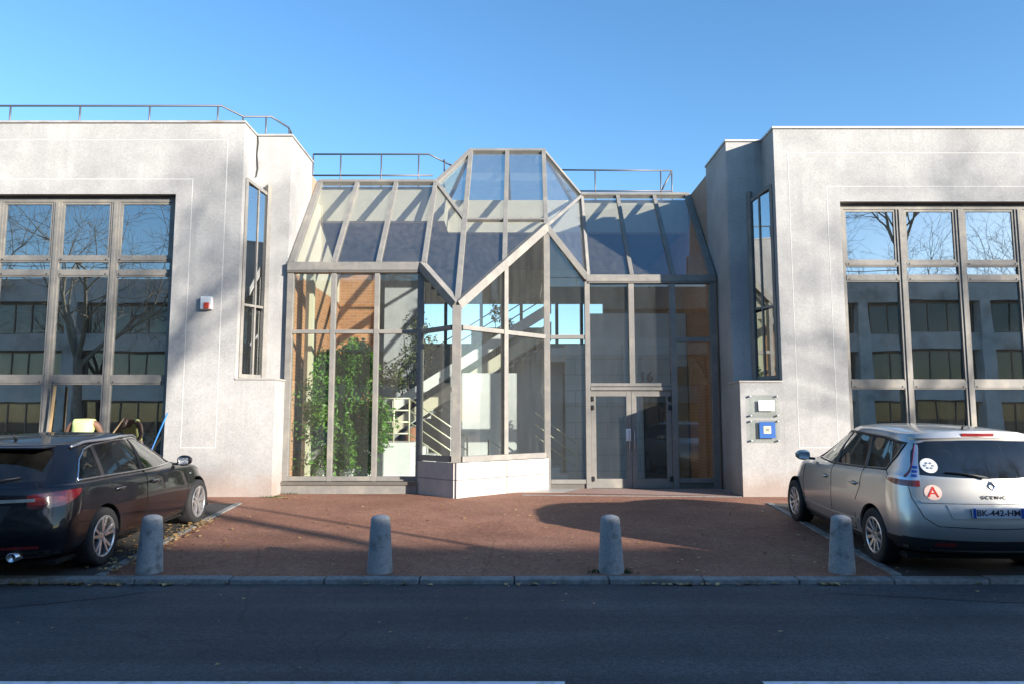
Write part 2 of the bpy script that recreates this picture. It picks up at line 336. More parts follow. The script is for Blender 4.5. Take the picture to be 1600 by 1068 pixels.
# ------------------------------------------------------------------ object helpers
def tag(o, label=None, cat=None, group=None, kind=None):
    if label: o['label'] = label
    if cat: o['category'] = cat
    if group: o['group'] = group
    if kind: o['kind'] = kind
    return o
def empty(name, loc=(0, 0, 0), rz=0.0, label=None, cat=None, group=None):
    o = bpy.data.objects.new(name, None); col.objects.link(o)
    o.location = loc; o.rotation_euler = (0, 0, rz); o.empty_display_size = 0.2
    o['_w'] = 1
    return tag(o, label, cat, group)
class MB:
    def __init__(s): s.v = []; s.f = []; s.mi = []
    def add(s, vs, fs, mi=0):
        k = len(s.v); s.v += [tuple(p) for p in vs]; s.f += [tuple(i+k for i in f) for f in fs]; s.mi += [mi]*len(fs); return s
    def box(s, x0, x1, y0, y1, z0, z1, mi=0):
        vs = [(x0,y0,z0),(x1,y0,z0),(x1,y1,z0),(x0,y1,z0),(x0,y0,z1),(x1,y0,z1),(x1,y1,z1),(x0,y1,z1)]
        return s.add(vs, [(0,3,2,1),(4,5,6,7),(0,1,5,4),(1,2,6,5),(2,3,7,6),(3,0,4,7)], mi)
    def bar(s, a, b, w, d, n, mi=0, off=0.0):
        """bar from a to b, width w across, depth d along n (centred, moved by off along n)"""
        a = Vector(a); b = Vector(b); t = (b-a).normalized(); n = Vector(n); n = (n - t*n.dot(t)).normalized()
        u = t.cross(n)
        vs = []
        for p in (a, b):
            for sx, sy in ((-1,-1),(1,-1),(1,1),(-1,1)):
                vs.append(p + u*(sx*w/2) + n*(sy*d/2 + off))
        return s.add(vs, [(3,2,1,0),(4,5,6,7),(0,1,5,4),(1,2,6,5),(2,3,7,6),(3,0,4,7)], mi)
    def tube(s, pts, r, n=8, mi=0, cap=True):
        pts = [Vector(p) for p in pts]; m = len(pts)
        rs = r if isinstance(r, (list, tuple)) else [r]*m
        k = len(s.v); ref = None
        for i, p in enumerate(pts):
            t = (pts[min(i+1, m-1)] - pts[max(i-1, 0)]).normalized()
            if ref is None:
                ref = Vector((0,0,1)) if abs(t.z) < 0.9 else Vector((1,0,0))
            u = (ref - t*ref.dot(t))
            if u.length < 1e-5: u = t.orthogonal()
            u.normalize(); w = t.cross(u); ref = u
            for j in range(n):
                a = 2*math.pi*j/n
                s.v.append(tuple(p + (u*math.cos(a) + w*math.sin(a))*rs[i]))
        for i in range(m-1):
            for j in range(n):
                s.f.append((k+i*n+j, k+i*n+(j+1) % n, k+(i+1)*n+(j+1) % n, k+(i+1)*n+j)); s.mi.append(mi)
        if cap:
            s.f.append(tuple(k+j for j in reversed(range(n)))); s.mi.append(mi)
            s.f.append(tuple(k+(m-1)*n+j for j in range(n))); s.mi.append(mi)
        return s
    def lathe(s, prof, n=24, origin=(0,0,0), axis='z', mi=0, close=False):
        k = len(s.v); o = Vector(origin); m = len(prof)
        for (r, h) in prof:
            for j in range(n):
                a = 2*math.pi*j/n
                if axis == 'z': p = (r*math.cos(a), r*math.sin(a), h)
                elif axis == 'y': p = (r*math.cos(a), h, -r*math.sin(a))
                else: p = (h, r*math.cos(a), r*math.sin(a))
                s.v.append(tuple(o + Vector(p)))
        for i in range(m-1 + (1 if close else 0)):
            i2 = (i+1) % m
            for j in range(n):
                s.f.append((k+i*n+j, k+i*n+(j+1) % n, k+i2*n+(j+1) % n, k+i2*n+j)); s.mi.append(mi)
        return s
    def slab(s, poly, th, mi=0):
        """closed slab from a planar 3D polygon, thickness th centred on it"""
        P = [Vector(p) for p in poly]; n = Vector((0,0,0))
        for i in range(len(P)): n += (P[i]-P[0]).cross(P[(i+1) % len(P)]-P[0])
        n.normalize(); m = len(P)
        vs = [p + n*th/2 for p in P] + [p - n*th/2 for p in P]
        fs = [tuple(range(m)), tuple(reversed(range(m, 2*m)))] + [(i, m+i, m+(i+1) % m, (i+1) % m) for i in range(m)]
        return s.add(vs, fs, mi)
    def build(s, name, m, parent=None, smooth=False, bevel=0.0, label=None):
        me = bpy.data.meshes.new(name); me.from_pydata(s.v, [], s.f)
        ms = m if isinstance(m, (list, tuple)) else [m]
        for q in ms: me.materials.append(MAT[q])
        if len(ms) > 1: me.polygons.foreach_set('material_index', s.mi)
        if smooth: me.shade_smooth()
        me.update()
        return link(name, me, parent, bevel, label)
def link(name, me, parent=None, bevel=0.0, label=None):
    o = bpy.data.objects.new(name, me); col.objects.link(o)
    if parent is not None:
        o.parent = parent
        if parent.get('_w') and parent.type == 'EMPTY' and not parent.get('_local'):
            o.matrix_parent_inverse = Matrix.Translation(-Vector(parent.location))
    if bevel > 0:
        b = o.modifiers.new('bevel', 'BEVEL'); b.width = bevel; b.segments = 2; b.limit_method = 'ANGLE'; b.angle_limit = R(40)
    if label: o['label'] = label
    return o
def inset(poly, d):
    """shrink a planar polygon towards its centroid by about d"""
    P = [Vector(p) for p in poly]; c = sum(P, Vector())/len(P)
    return [p + (c-p).normalized()*d for p in P]
def text_mesh(txt, size, m, name, parent, mtx, depth=0.002, align='CENTER', bold=0.0):
    cu = bpy.data.curves.new(name, 'FONT'); cu.body = txt; cu.size = size; cu.extrude = depth
    cu.align_x = align; cu.align_y = 'CENTER'; cu.offset = bold
    tmp = bpy.data.objects.new('tmp_text', cu); col.objects.link(tmp)
    dg = bpy.context.evaluated_depsgraph_get()
    me = bpy.data.meshes.new_from_object(tmp.evaluated_get(dg))
    bpy.data.objects.remove(tmp)
    me.transform(mtx); me.materials.clear(); me.materials.append(MAT[m])
    return link(name, me, parent)

# ================================================================== SETTING
def gz(y):
    """height of the forecourt above the kerb line"""
    pts = [(8.1, 0.0), (8.3, 0.008), (12.0, 0.14), (14.3, 0.205), (16.2, 0.21), (40, 0.21)]
    for (a, za), (b, zb) in zip(pts, pts[1:]):
        if y <= b: return za + (zb-za)*max(0, (y-a))/(b-a)
    return pts[-1][1]
ROAD_Z = -0.05
def sheet(name, m, quads, dz=0.0):
    """sheet following gz; quads = list of (xl(y), xr(y), y0, y1) given as ((y,xl,xr),...)"""
    mb = MB()
    rows = quads
    vs = []; fs = []
    for (y, xl, xr) in rows:
        z = gz(y)+dz
        vs += [(xl, y, z), (xr, y, z)]
    for i in range(len(rows)-1): fs.append((2*i, 2*i+1, 2*i+3, 2*i+2))
    return mb.add(vs, fs).build(name, m)
g = MB().add([(-900,-900,-0.5),(900,-900,-0.5),(900,900,-0.5),(-900,900,-0.5)], [(0,1,2,3)]).build('ground', 'far_ground'); tag(g, kind='structure')
road = MB().add([(-120,2.05,ROAD_Z),(120,2.05,ROAD_Z),(120,7.97,ROAD_Z),(-120,7.97,ROAD_Z)], [(0,1,2,3)]).build('road', 'road'); tag(road, kind='structure')
pav = sheet('pavement', 'red_paving', [(y, -60, 60) for y in (8.13, 8.4, 9, 10, 11, 12, 13, 14.3, 16.2, 26)]); tag(pav, kind='structure')
opp = MB().box(-120, 120, -40, 1.9, -0.45, 0.0).build('opposite_pavement', 'bay'); tag(opp, kind='structure')
kb = MB().box(-120, 120, 1.9, 2.06, -0.45, 0.012).build('opposite_kerb', 'kerb'); tag(kb, kind='structure')
# parking bays: asphalt sheets with a flush edge stone
ys = (8.135, 8.4, 9, 10, 11, 12, 12.9, 13.4)
def bx_edge(y, s): return s*((4.42 if s < 0 else 4.13) + 0.085*(y-8))
bl = sheet('parking_bay', 'bay', [(y, -11.0, bx_edge(y, -1)) for y in ys], 0.005); tag(bl, kind='structure')
br_ = sheet('parking_bay', 'bay', [(y, bx_edge(y, 1), 11.0) for y in ys], 0.005); tag(br_, kind='structure')
for s, bay in ((-1, bl), (1, br_)):
    y = 8.14
    while y < 13.3:
        y1 = min(y+0.98, 13.4)
        a = Vector((bx_edge(y, s), y, gz(y)+0.004)); b = Vector((bx_edge(y1-0.012, s), y1-0.012, gz(y1)+0.004))
        MB().bar(a, b, 0.10, 0.03, (0, 0, 1)).build('edge_stone', 'kerb', bay, bevel=0.004)
        y = y1
# kerb of single stones along the near edge of the forecourt
kerb = MB().box(-60, 60, 7.99, 8.12, -0.45, -0.14).build('kerb', 'kerb'); tag(kerb, kind='structure')
rng = random.Random(5)
x = -14.0; stone_me = None
while x < 14.0:
    L = 0.99
    mb = MB(); dz = rng.uniform(-0.006, 0.004)
    mb.add([(x,7.97,-0.14),(x+L,7.97,-0.14),(x+L,8.135,-0.14),(x,8.135,-0.14),(x,7.982,0.002+dz),(x+L,7.982,0.002+dz),(x+L,8.135,0.008+dz),(x,8.135,0.008+dz)],
           [(0,3,2,1),(4,5,6,7),(0,1,5,4),(1,2,6,5),(2,3,7,6),(3,0,4,7)])
    mb.build('kerb_stone', 'kerb', kerb, bevel=0.012)
    x += L + 0.012
for xs in ((-60, -14.02), (14.0, 60)):
    MB().box(xs[0], xs[1], 7.97, 8.135, -0.14, 0.006).build('kerb_run', 'kerb', kerb)
# centre line dashes
for (x0, x1) in ((-12.5, -9.2), (-6.5, 0.347), (1.65, 8.2), (10.5, 14)):
    MB().add([(x0,4.95,ROAD_Z+0.004),(x1,4.95,ROAD_Z+0.004),(x1,5.07,ROAD_Z+0.004),(x0,5.07,ROAD_Z+0.004)], [(0,1,2,3)]).build('lane_marking', 'paint_white', road)
# tar-sealed cracks in the carriageway
for pts in ([(-7.4,5.6),(-5.6,6.35),(-4.9,6.9),(-5.3,7.25),(-6.8,7.1)], [(-4.9,6.9),(-4.1,7.3),(-3.2,7.9)], [(3.0,7.6),(4.6,7.2),(6.2,7.25),(8.5,6.9)]):
    mb = MB()
    for (a, b_) in zip(pts, pts[1:]):
        a_, c_ = Vector((*a, ROAD_Z+0.0035)), Vector((*b_, ROAD_Z+0.0035)); d_ = (c_-a_).normalized(); n_ = Vector((-d_.y, d_.x, 0))
        seg = [a_.lerp(c_, t/5)+n_*(rng.uniform(-.03, .03) if 0 < t < 5 else 0) for t in range(6)]
        vs = []; 
        for q in seg: vs += [q+n_*rng.uniform(.004, .011), q-n_*rng.uniform(.004, .011)]
        mb.add(vs, [(2*t, 2*t+1, 2*t+3, 2*t+2) for t in range(5)])
    mb.build('tar_seam', 'tar', road)
# paler paving at the entrance doors, with its edge strip
dslab = MB().add([(0.95,14.95,gz(14.95)+0.006),(4.38,14.35,gz(14.35)+0.006),(4.38,16.0,gz(16)+0.008),(1.55,16.0,gz(16)+0.008)], [(0,1,2,3)]).build('door_paving', 'slab_paving'); tag(dslab, kind='structure')
MB().bar((0.2,14.62,gz(14.6)+0.004), (4.38,14.28,gz(14.28)+0.004), 0.05, 0.016, (0,0,1)).build('edging_strip', 'kerb', dslab)

# ================================================================== BUILDINGS
YF, YS = 14.3, 15.0
def office_block(s, xm, xs, xp, top, zp, wx0, wx1, wz, mull, rows, slit, label, jx, jz, plab):
    """s=-1 left, +1 right. xm: |x| of main front edge, xs: second face edge, xp: plinth edge"""
    b = empty('office_building', (s*9, 15, 0.2), label=label, cat='building')
    X = lambda a: s*a
    def bx(mb, a0, a1, y0, y1, z0, z1, mi=0):
        lo, hi = sorted((s*a0, s*a1)); return mb.box(lo, hi, y0, y1, z0, z1, mi)
    FAR = 17.0; T = 0.38
    w0, w1 = wx0, wx1            # window opening |x|
    z0, z1 = wz
    mb = MB()
    # front wall as one sheet of cells round the opening (front, reveal and back), merged afterwards
    bx(mb, w1, FAR, YF, YF+T, -0.3, top)
    bx(mb, xm, w0, YF, YF+T, -0.3, top)
    bx(mb, w0, w1, YF, YF+T, z1, top)
    bx(mb, w0, w1, YF, YF+T, -0.3, z0)
    bx(mb, xm, xm+0.3, YF+T, 22, -0.3, top)
    bx(mb, xm+0.3, FAR, 21.7, 22, -0.3, top)
    bx(mb, FAR-0.3, FAR, YF+T, 21.7, -0.3, top)
    bx(mb, xm+0.3, FAR-0.3, YF+T, 21.7, top-0.45, top-0.05)
    mb.build('wall', 'stucco', b)
    MB_ = MB(); bx(MB_, xs, xm-0.001, YS, 16.6, -0.3, top-0.002); MB_.build('return_wall', 'stucco', b)
    MB_ = MB(); bx(MB_, xs+0.005, xm-0.001, 16.602, 22, -0.3, 7.30); MB_.build('rear_return_wall', 'brown_render', b)
    MB_ = MB(); bx(MB_, xp, xm-0.001, YF+0.001, YS, -0.3, zp); MB_.build('plinth', 'stucco', b)
    MB_ = MB(); bx(MB_, xp-0.02, xm-0.002, YF-0.018, YS-0.002, zp, zp+0.035); MB_.build('plinth_coping', 'coping', b, bevel=0.005)
    # metal coping
    MB_ = MB()
    bx(MB_, xm-0.025, FAR, YF-0.03, YF+0.32, top, top+0.045)
    bx(MB_, xm-0.025, xm+0.30, YF+0.32, YS-0.03, top, top+0.045)
    bx(MB_, xs-0.025, xm+0.30, YS-0.03, YS+0.30, top, top+0.042)
    bx(MB_, xs-0.025, xs+0.30, YS+0.30, 16.62, top, top+0.042)
    MB_.build('coping', 'coping', b, bevel=0.004)
    # rooms behind the glass
    MB_ = MB(); bx(MB_, xm+0.31, FAR-0.31, 17.6, 17.7, 0.1, top-0.46); MB_.build('room_wall', 'room_wall', b)
    MB_ = MB(); bx(MB_, xm+0.31, FAR-0.31, YF+0.75, 17.58, 4.25, 4.62); MB_.build('floor_slab', 'room_wall', b)
    MB_ = MB(); bx(MB_, xm+0.31, FAR-0.31, YF+T, 17.6, -0.1, 0.22); MB_.build('room_floor', 'dark_room', b)
    # white joint lines in the render: a nested band round the opening
    jo, ji = jx; jt, jb = jz; yb = YF-0.004
    def jl(a0, a1, zz0, zz1):
        m2 = MB(); bx(m2, a0, a1, YF-0.003, YF+0.01, zz0, zz1); m2.build('render_joint', 'joint', b)
    wv = 0.013
    jl(jo, FAR, jt, jt+wv); jl(ji, FAR, jb, jb+wv)
    jl(jo, jo+wv, 1.13, jt-0.001); jl(ji, ji+wv, 1.13, jb-0.001); jl(jo+wv+.001, ji-.001, 1.13, 1.13+wv)
    # big window: frame, mullions, transoms, panes
    yg = YF+0.17
    fr = MB(); bx(fr, w0+0.01, w0+0.13, yg-0.02, yg+0.06, z0, z1-0.01); bx(fr, w1-0.13, w1, yg-0.02, yg+0.06, z0, z1-0.01)
    bx(fr, w0+0.131, w1-0.131, yg-0.02, yg+0.06, z1-0.12, z1-0.01); bx(fr, w0+0.131, w1-0.131, yg-0.02, yg+0.06, z0, z0+0.10)
    W = fr.build('window', 'frame', b, bevel=0.004)
    mw = 0.168
    for k, a in enumerate(mull):
        m2 = MB(); bx(m2, a-mw/2, a+mw/2, yg-0.025, yg+0.06, z0+0.101, z1-0.121)
        bx(m2, a-0.035, a+0.035, yg-0.045, yg-0.025, z0+0.101, z1-0.121)
        m2.build('mullion', 'frame', W, bevel=0.003)
    edges = [w0+0.13] + list(mull) + [w1-0.13]
    for i in range(len(edges)-1):
        a0 = edges[i] + (mw/2 if i > 0 else 0) + 0.001; a1 = edges[i+1] - (mw/2 if i < len(edges)-2 else 0) - 0.001
        for (zc, hh) in rows:
            m2 = MB(); bx(m2, a0, a1, yg-0.015, yg+0.055, zc-hh/2, zc+hh/2)
            bx(m2, a0, a1, yg-0.03, yg-0.015, zc-hh/2+0.03, zc+hh/2-0.02)
            m2.build('transom', 'frame', W, bevel=0.003)
            for aa in (a0+0.05, a1-0.05):
                mq = MB().lathe([(0.0, -0.012), (0.012, -0.010), (0.014, 0)], 8, (s*aa, yg-0.015 if False else yg-0.03, zc-hh/2+0.055), 'y')
                mq.build('bolt', 'black_metal', W)
        zs = [z1-0.121] + [v for (zc, hh) in rows for v in (zc+hh/2, zc-hh/2)] + [z0+0.101]
        for j in range(0, len(zs), 2):
            # opening lights have a slim inner sash
            if zs[j]-zs[j+1] > 0.8 and j == 0:
                m2 = MB(); q = 0.045
                bx(m2, a0+0.002, a0+q, yg-0.006, yg+0.04, zs[j+1]+0.002, zs[j]-0.002); bx(m2, a1-q, a1-0.002, yg-0.006, yg+0.04, zs[j+1]+0.002, zs[j]-0.002)
                bx(m2, a0+q, a1-q, yg-0.006, yg+0.04, zs[j]-q, zs[j]-0.002); bx(m2, a0+q, a1-q, yg-0.006, yg+0.04, zs[j+1]+0.002, zs[j+1]+q)
                m2.build('sash', 'frame', W)
            m2 = MB(); tilt = rng.uniform(-0.003, 0.003); t2 = rng.uniform(-0.003, 0.003)
            lo, hi = sorted((s*(a0-0.02), s*(a1+0.02)))
            yy = yg+0.02
            m2.slab([(lo,yy+tilt,zs[j+1]-0.01),(hi,yy-tilt,zs[j+1]-0.01),(hi,yy-tilt+t2,zs[j]+0.01),(lo,yy+tilt+t2,zs[j]+0.01)], 0.010)
            m2.build('pane', 'window_glass', W)
    # slit window across the inner corner
    s0, s1 = slit
    A = (X(xm-0.002), YF+0.20); Bp = (X(xm-0.30), YS-0.003)
    f2 = MB(); nrm = (-s*0.86, -0.5, 0)
    f2.bar((A[0], A[1], s0), (A[0], A[1], s1), 0.07, 0.08, nrm)
    f2.bar((Bp[0], Bp[1]-0.03, s0), (Bp[0], Bp[1]-0.03, s1), 0.10, 0.09, nrm)
    f2.bar((A[0], A[1], s0+0.04), (Bp[0], Bp[1], s0+0.04), 0.08, 0.07, nrm)
    f2.bar((A[0], A[1], s0+1.45), (Bp[0], Bp[1], s0+1.45), 0.05, 0.06, nrm)
    f2.bar((A[0], A[1], s1-0.02), (Bp[0], Bp[1], s1-0.22), 0.07, 0.08, nrm)
    f2.bar((X(xm-0.16), (A[1]+Bp[1])/2+0.02, s0), (X(xm-0.16), (A[1]+Bp[1])/2+0.02, s1-0.12), 0.035, 0.06, nrm)
    SW = f2.build('slit_window', 'frame', b, bevel=0.004)
    MB().add([(A[0],A[1],s1),(Bp[0],Bp[1],s1-0.2),(X(xm-0.002),YS-0.003,s1+0.03)], [(0,1,2),(2,1,0)]).build('slit_cap', 'coping', SW)
    mid = ((A[0]+Bp[0])/2, (A[1]+Bp[1])/2)
    for (u0, u1) in ((s0+0.06, s0+1.43), (s0+1.47, s1-0.12)):
        MB().slab([(A[0],A[1]+0.02,u0),(Bp[0],Bp[1]-0.02,u0),(Bp[0],Bp[1]-0.02,u1-0.08),(A[0],A[1]+0.02,u1)], 0.010).build('pane', 'window_glass', SW)
    return b
LB = office_block(-1, 5.38, 4.64, 4.60, 7.60, 2.44, 6.70, 13.0, (0.70, 6.13), (7.96, 9.13, 10.30, 11.47), ((4.83, 0.10), (4.56, 0.15), (2.45, 0.20)), (2.49, 6.52),
                  'white rendered office block left of the glass atrium, behind the black estate car', (5.70, 6.37), (7.24, 6.43), 'left')
RB = office_block(1, 5.25, 4.50, 4.42, 7.48, 2.39, 6.53, 12.8, (0.62, 5.98), (7.79, 8.98, 10.17, 11.36), ((4.74, 0.10), (4.46, 0.15), (2.36, 0.20)), (2.46, 6.38),
                  'white rendered office block right of the glass atrium, behind the silver car', (5.52, 6.27), (6.97, 6.28), 'right')
# pale blinds hanging in the lower right-hand lights
for (a0, a1) in ((6.75, 7.65), (7.95, 8.85)):
    for k in range(7):
        w = (a1-a0)/7
        MB().box(a0+k*w+0.01, a0+(k+1)*w-0.008, YF+0.55+0.02*(k % 2), YF+0.56+0.02*(k % 2), 0.8, 2.3).build('blind_strip', 'blind', RB)

# ------------------------------------------------------------------ glass atrium
AT = empty('glass_atrium', (0, 15.5, 0.2), label='glazed entrance atrium with faceted glass roof and stone-based prow', cat='building')
YL, YR = 14.97, 15.95
ZEL, ZER = 4.83, 4.74
Pp = Vector((-1.065, 14.145, 3.86)); E1 = Vector((-1.86, YL, 4.82)); J = Vector((0.75, YR, 5.90)); E2 = Vector((1.65, YR, ZER))
T1 = Vector((-1.045, 18.10, 8.41)); T2 = Vector((0.80, 18.10, 8.41))
L0 = Vector((-4.60, 17.10, 7.26)); L1 = Vector((-1.80, 17.10, 7.26))
LE = Vector((-4.58, YL, 4.82)); R1 = Vector((1.74, 18.15, 7.27)); R0 = Vector((4.46, 18.15, 7.27)); RE = Vector((4.40, YR, ZER))
Mm = Pp.lerp(T1, 0.487)
def B(a, b_, w, d, n, name='glazing_bar', off=0.0, m='frame', bev=0.005):
    return MB().bar(a, b_, w, d, n, off=off).build(name, m, AT, bevel=bev)
def pane(poly, m='atrium_glass', d=0.02):
    P = inset(poly, d)
    return MB().slab(P, 0.012).build('pane', m, AT)
nF = (0, -1, 0)
slope = Vector((0, -1.15, 1)).normalized()
V = lambda x, y, z: Vector((x, y, z))
# --- left wall
xl = [-4.55, -3.66, -2.77, -1.87]
for i, x_ in enumerate(xl):
    w = 0.13 if i in (0, 3) else 0.10
    B(V(x_, YL, 0.45), V(x_, YL, 4.71), w, 0.12, nF, 'mullion')
B(V(-4.62, YL, 4.80), V(-1.80, YL, 4.80), 0.17, 0.16, nF, 'eaves_beam')
B(V(-4.62, YL, 4.685), V(-1.86, YL, 4.685), 0.05, 0.17, nF, 'eaves_trim', m='frame_dark')
for i in range(3):
    a, c_ = xl[i]+0.052+(0.014 if i == 0 else 0), xl[i+1]-0.052-(0.014 if i == 2 else 0)
    B(V(a, YL, 3.45), V(c_, YL, 3.45), 0.08, 0.10, nF, 'transom')
    B(V(a, YL, 0.50), V(c_, YL, 0.50), 0.09, 0.11, nF, 'bottom_rail')
    pane([V(a-.03,YL,3.49),V(c_+.03,YL,3.49),V(c_+.03,YL,4.66),V(a-.03,YL,4.66)])
    pane([V(a-.03,YL,0.545),V(c_+.03,YL,0.545),V(c_+.03,YL,3.41),V(a-.03,YL,3.41)])
MB().box(-4.60, -1.90, YL-0.10, YL+0.1, 0.0, 0.38).build('base_panel', 'frame', AT)
MB().box(-4.60, -1.90, YL-0.13, YL+0.1, 0.38, 0.445).build('base_sill', 'frame_dark', AT)
# --- right wall
xr = [0.76, 1.64, 2.60, 3.50, 4.38]
B(V(xr[0], YR, 0.21), V(xr[0], YR, 5.82), 0.13, 0.13, nF, 'mullion')
B(V(xr[1], YR, 0.21), V(xr[1], YR, 4.66), 0.11, 0.13, nF, 'mullion')
B(V(xr[2], YR, 2.45), V(xr[2], YR, 4.66), 0.12, 0.13, nF, 'mullion')
B(V(xr[3], YR, 0.21), V(xr[3], YR, 4.66), 0.13, 0.13, nF, 'mullion')
B(V(xr[4], YR, 0.21), V(xr[4], YR, 4.66), 0.14, 0.13, nF, 'mullion')
B(V(1.62, YR, ZER), V(4.46, YR, ZER), 0.15, 0.16, nF, 'eaves_beam')
B(V(1.66, YR, ZER-0.10), V(4.44, YR, ZER-0.10), 0.04, 0.17, nF, 'eaves_trim', m='frame_dark')
B(V(0.83, YR, 3.45), V(1.583, YR, 3.45), 0.09, 0.10, nF, 'transom')
B(V(0.83, YR, 0.36), V(1.583, YR, 0.36), 0.09, 0.11, nF, 'bottom_rail')
B(V(3.567, YR, 3.40), V(4.31, YR, 3.40), 0.10, 0.10, nF, 'transom')
B(V(3.567, YR, 0.38), V(4.31, YR, 0.38), 0.10, 0.11, nF, 'bottom_rail')
MB().box(0.76, 1.60, YR-0.03, YR+0.08, 0.1, 0.31).build('base_panel', 'frame_dark', AT)
MB().box(3.52, 4.40, YR-0.03, YR+0.08, 0.1, 0.325).build('base_panel', 'frame_dark', AT)
B(V(1.697, YR, 2.42), V(3.433, YR, 2.42), 0.07, 0.13, nF, 'door_head')
B(V(1.697, YR, 2.335), V(3.433, YR, 2.335), 0.07, 0.15, nF, 'door_closer_rail')
tri = [V(0.80,YR,3.50), V(1.60,YR,3.50), V(1.60,YR,4.66), V(0.80,YR,5.75)]
pane(tri)
pane([V(0.80,YR,0.40),V(1.60,YR,0.40),V(1.60,YR,3.41),V(0.80,YR,3.41)])
pane([V(1.68,YR,2.45),V(2.56,YR,2.45),V(2.56,YR,4.64),V(1.68,YR,4.64)])
pane([V(2.64,YR,2.45),V(3.45,YR,2.45),V(3.45,YR,4.64),V(2.64,YR,4.64)])
pane([V(3.55,YR,3.44),V(4.33,YR,3.44),V(4.33,YR,4.64),V(3.55,YR,4.64)])
pane([V(3.55,YR,0.42),V(4.33,YR,0.42),V(4.33,YR,3.36),V(3.55,YR,3.36)])
# --- double doors, each leaf a part with its glass, hinges and pull
for (x0, x1, hs) in ((1.70, 2.565, -1), (2.572, 3.43, 1)):
    lf = MB(); st = 0.105
    lf.box(x0, x0+st, YR-0.035, YR+0.035, 0.225, 2.295); lf.box(x1-st, x1, YR-0.035, YR+0.035, 0.225, 2.295)
    lf.box(x0+st, x1-st, YR-0.033, YR+0.033, 2.17, 2.295); lf.box(x0+st, x1-st, YR-0.033, YR+0.033, 0.225, 0.42)
    D = lf.build('door', 'frame', AT, bevel=0.004)
    MB().slab([V(x0+st-.01,YR,0.41),V(x1-st+.01,YR,0.41),V(x1-st+.01,YR,2.18),V(x0+st-.01,YR,2.18)], 0.012).build('pane', 'atrium_glass', D)
    hx = x0+0.03 if hs < 0 else x1-0.03
    for hz in (0.42, 1.93, 2.12):
        MB().box(hx-0.035, hx+0.035, YR-0.075, YR-0.034, hz-0.05, hz+0.05).build('hinge', 'black_metal', D, bevel=0.008)
    px_ = x1-0.05 if hs < 0 else x0+0.05
    MB().tube([(px_, YR-0.036, 1.02), (px_, YR-0.085, 1.04), (px_, YR-0.085, 1.42), (px_, YR-0.036, 1.44)], 0.011, 8).build('pull_handle', 'galv', D, smooth=True)
    if hs < 0: MB().box(x1-0.12, x1-0.015, YR-0.045, YR-0.0355, 1.22, 1.48).build('notice', 'sign_paper', D)
MB().box(1.64, 3.5, YR-0.12, YR+0.12, 0.17, 0.222).build('threshold', 'frame_dark', AT)
num = text_mesh('16', 0.31, 'black_metal', 'house_number', AT, Matrix.Translation((2.91, YR-0.012, 2.58)) @ Matrix.Rotation(R(90), 4, 'X'), 0.003, bold=0.006)
# --- prow
PB = lambda z: V(Pp.x, Pp.y, z)
nl = V(-1, -1, 0).normalized(); nr = V(1, -1, 0).normalized()
a0 = V(E1.x, E1.y, 0); b0 = V(xr[0], YR, 0)
def onl(t, z): p = a0.lerp(PB(0), t); return V(p.x, p.y, z)
def onr(t, z): p = PB(0).lerp(b0, t); return V(p.x, p.y, z)
B(PB(0.86), PB(3.86), 0.17, 0.17, nF, 'corner_post')
B(onl(0.06, 0.92), onl(0.90, 0.92), 0.11, 0.12, nl, 'bottom_rail'); B(onr(0.045, 0.92), onr(0.965, 0.92), 0.11, 0.12, nr, 'bottom_rail')
B(onl(0.06, 3.45), onl(0.90, 3.45), 0.09, 0.10, nl, 'transom'); B(onr(0.045, 3.45), onr(0.477, 3.45), 0.09, 0.10, nr, 'transom'); B(onr(0.523, 3.45), onr(0.965, 3.45), 0.09, 0.10, nr, 'transom')
B(onr(0.5, 0.975), onr(0.5, 4.80), 0.115, 0.12, nr, 'mullion')
B(E1, Pp, 0.16, 0.18, nl, 'rake_beam'); B(Pp, J, 0.17, 0.18, nr, 'rake_beam'); B(J, E2, 0.13, 0.15, nF, 'rake_beam')
pane([onl(0.05,0.97),onl(0.93,0.97),onl(0.93,3.41),onl(0.05,3.41)], d=0.005)
pane([onl(0.05,3.49),onl(0.93,3.49),onl(0.93,3.90),onl(0.05,4.70)], d=0.005)
for (u0, u1) in ((0.04, 0.48), (0.52, 0.97)):
    zt = lambda u: 3.86 + (5.90-3.86)*u - 0.06
    pane([onr(u0,0.97),onr(u1,0.97),onr(u1,3.41),onr(u0,3.41)], d=0.005)
    pane([onr(u0,3.49),onr(u1,3.49),onr(u1,zt(u1)),onr(u0,zt(u0))], d=0.005)
# stone base of the prow, slab by slab
core = MB(); cz = 0.80
core.add([tuple(onl(0.02,0.0)+V(.04,.04,0)), tuple(PB(0.0)+V(0,.06,0)), tuple(onr(0.98,0.0)+V(-.04,.04,0)), tuple(onl(0.02,cz)+V(.04,.04,0)), tuple(PB(cz)+V(0,.06,0)), tuple(onr(0.98,cz)+V(-.04,.04,0))],
         [(0,1,4,3),(1,2,5,4),(3,4,5),(2,0,3,5)])
SB = core.build('stone_base', 'kerb', AT)
for (fn, n_, spans) in ((onl, nl, ((0.03, 1.0),)), (onr, nr, ((0.0, 0.497), (0.503, 0.985)))):
    for (u0, u1) in spans:
        for (z0_, z1_) in ((-0.05, 0.528), (0.536, 0.855)):
            c0 = fn(u0, 0) + n_*0.05; c1 = fn(u1, 0) + n_*0.05
            if fn is onl and u1 == 1.0: c1 += V(1,-1,0).normalized()*0.02
            if fn is onr and u0 == 0.0: c0 += V(-1,-1,0).normalized()*0.045
            MB().slab([V(c0.x,c0.y,z0_),V(c1.x,c1.y,z0_),V(c1.x,c1.y,z1_),V(c0.x,c0.y,z1_)], 0.05).build('stone_slab', 'stone_slab', SB, bevel=0.005)
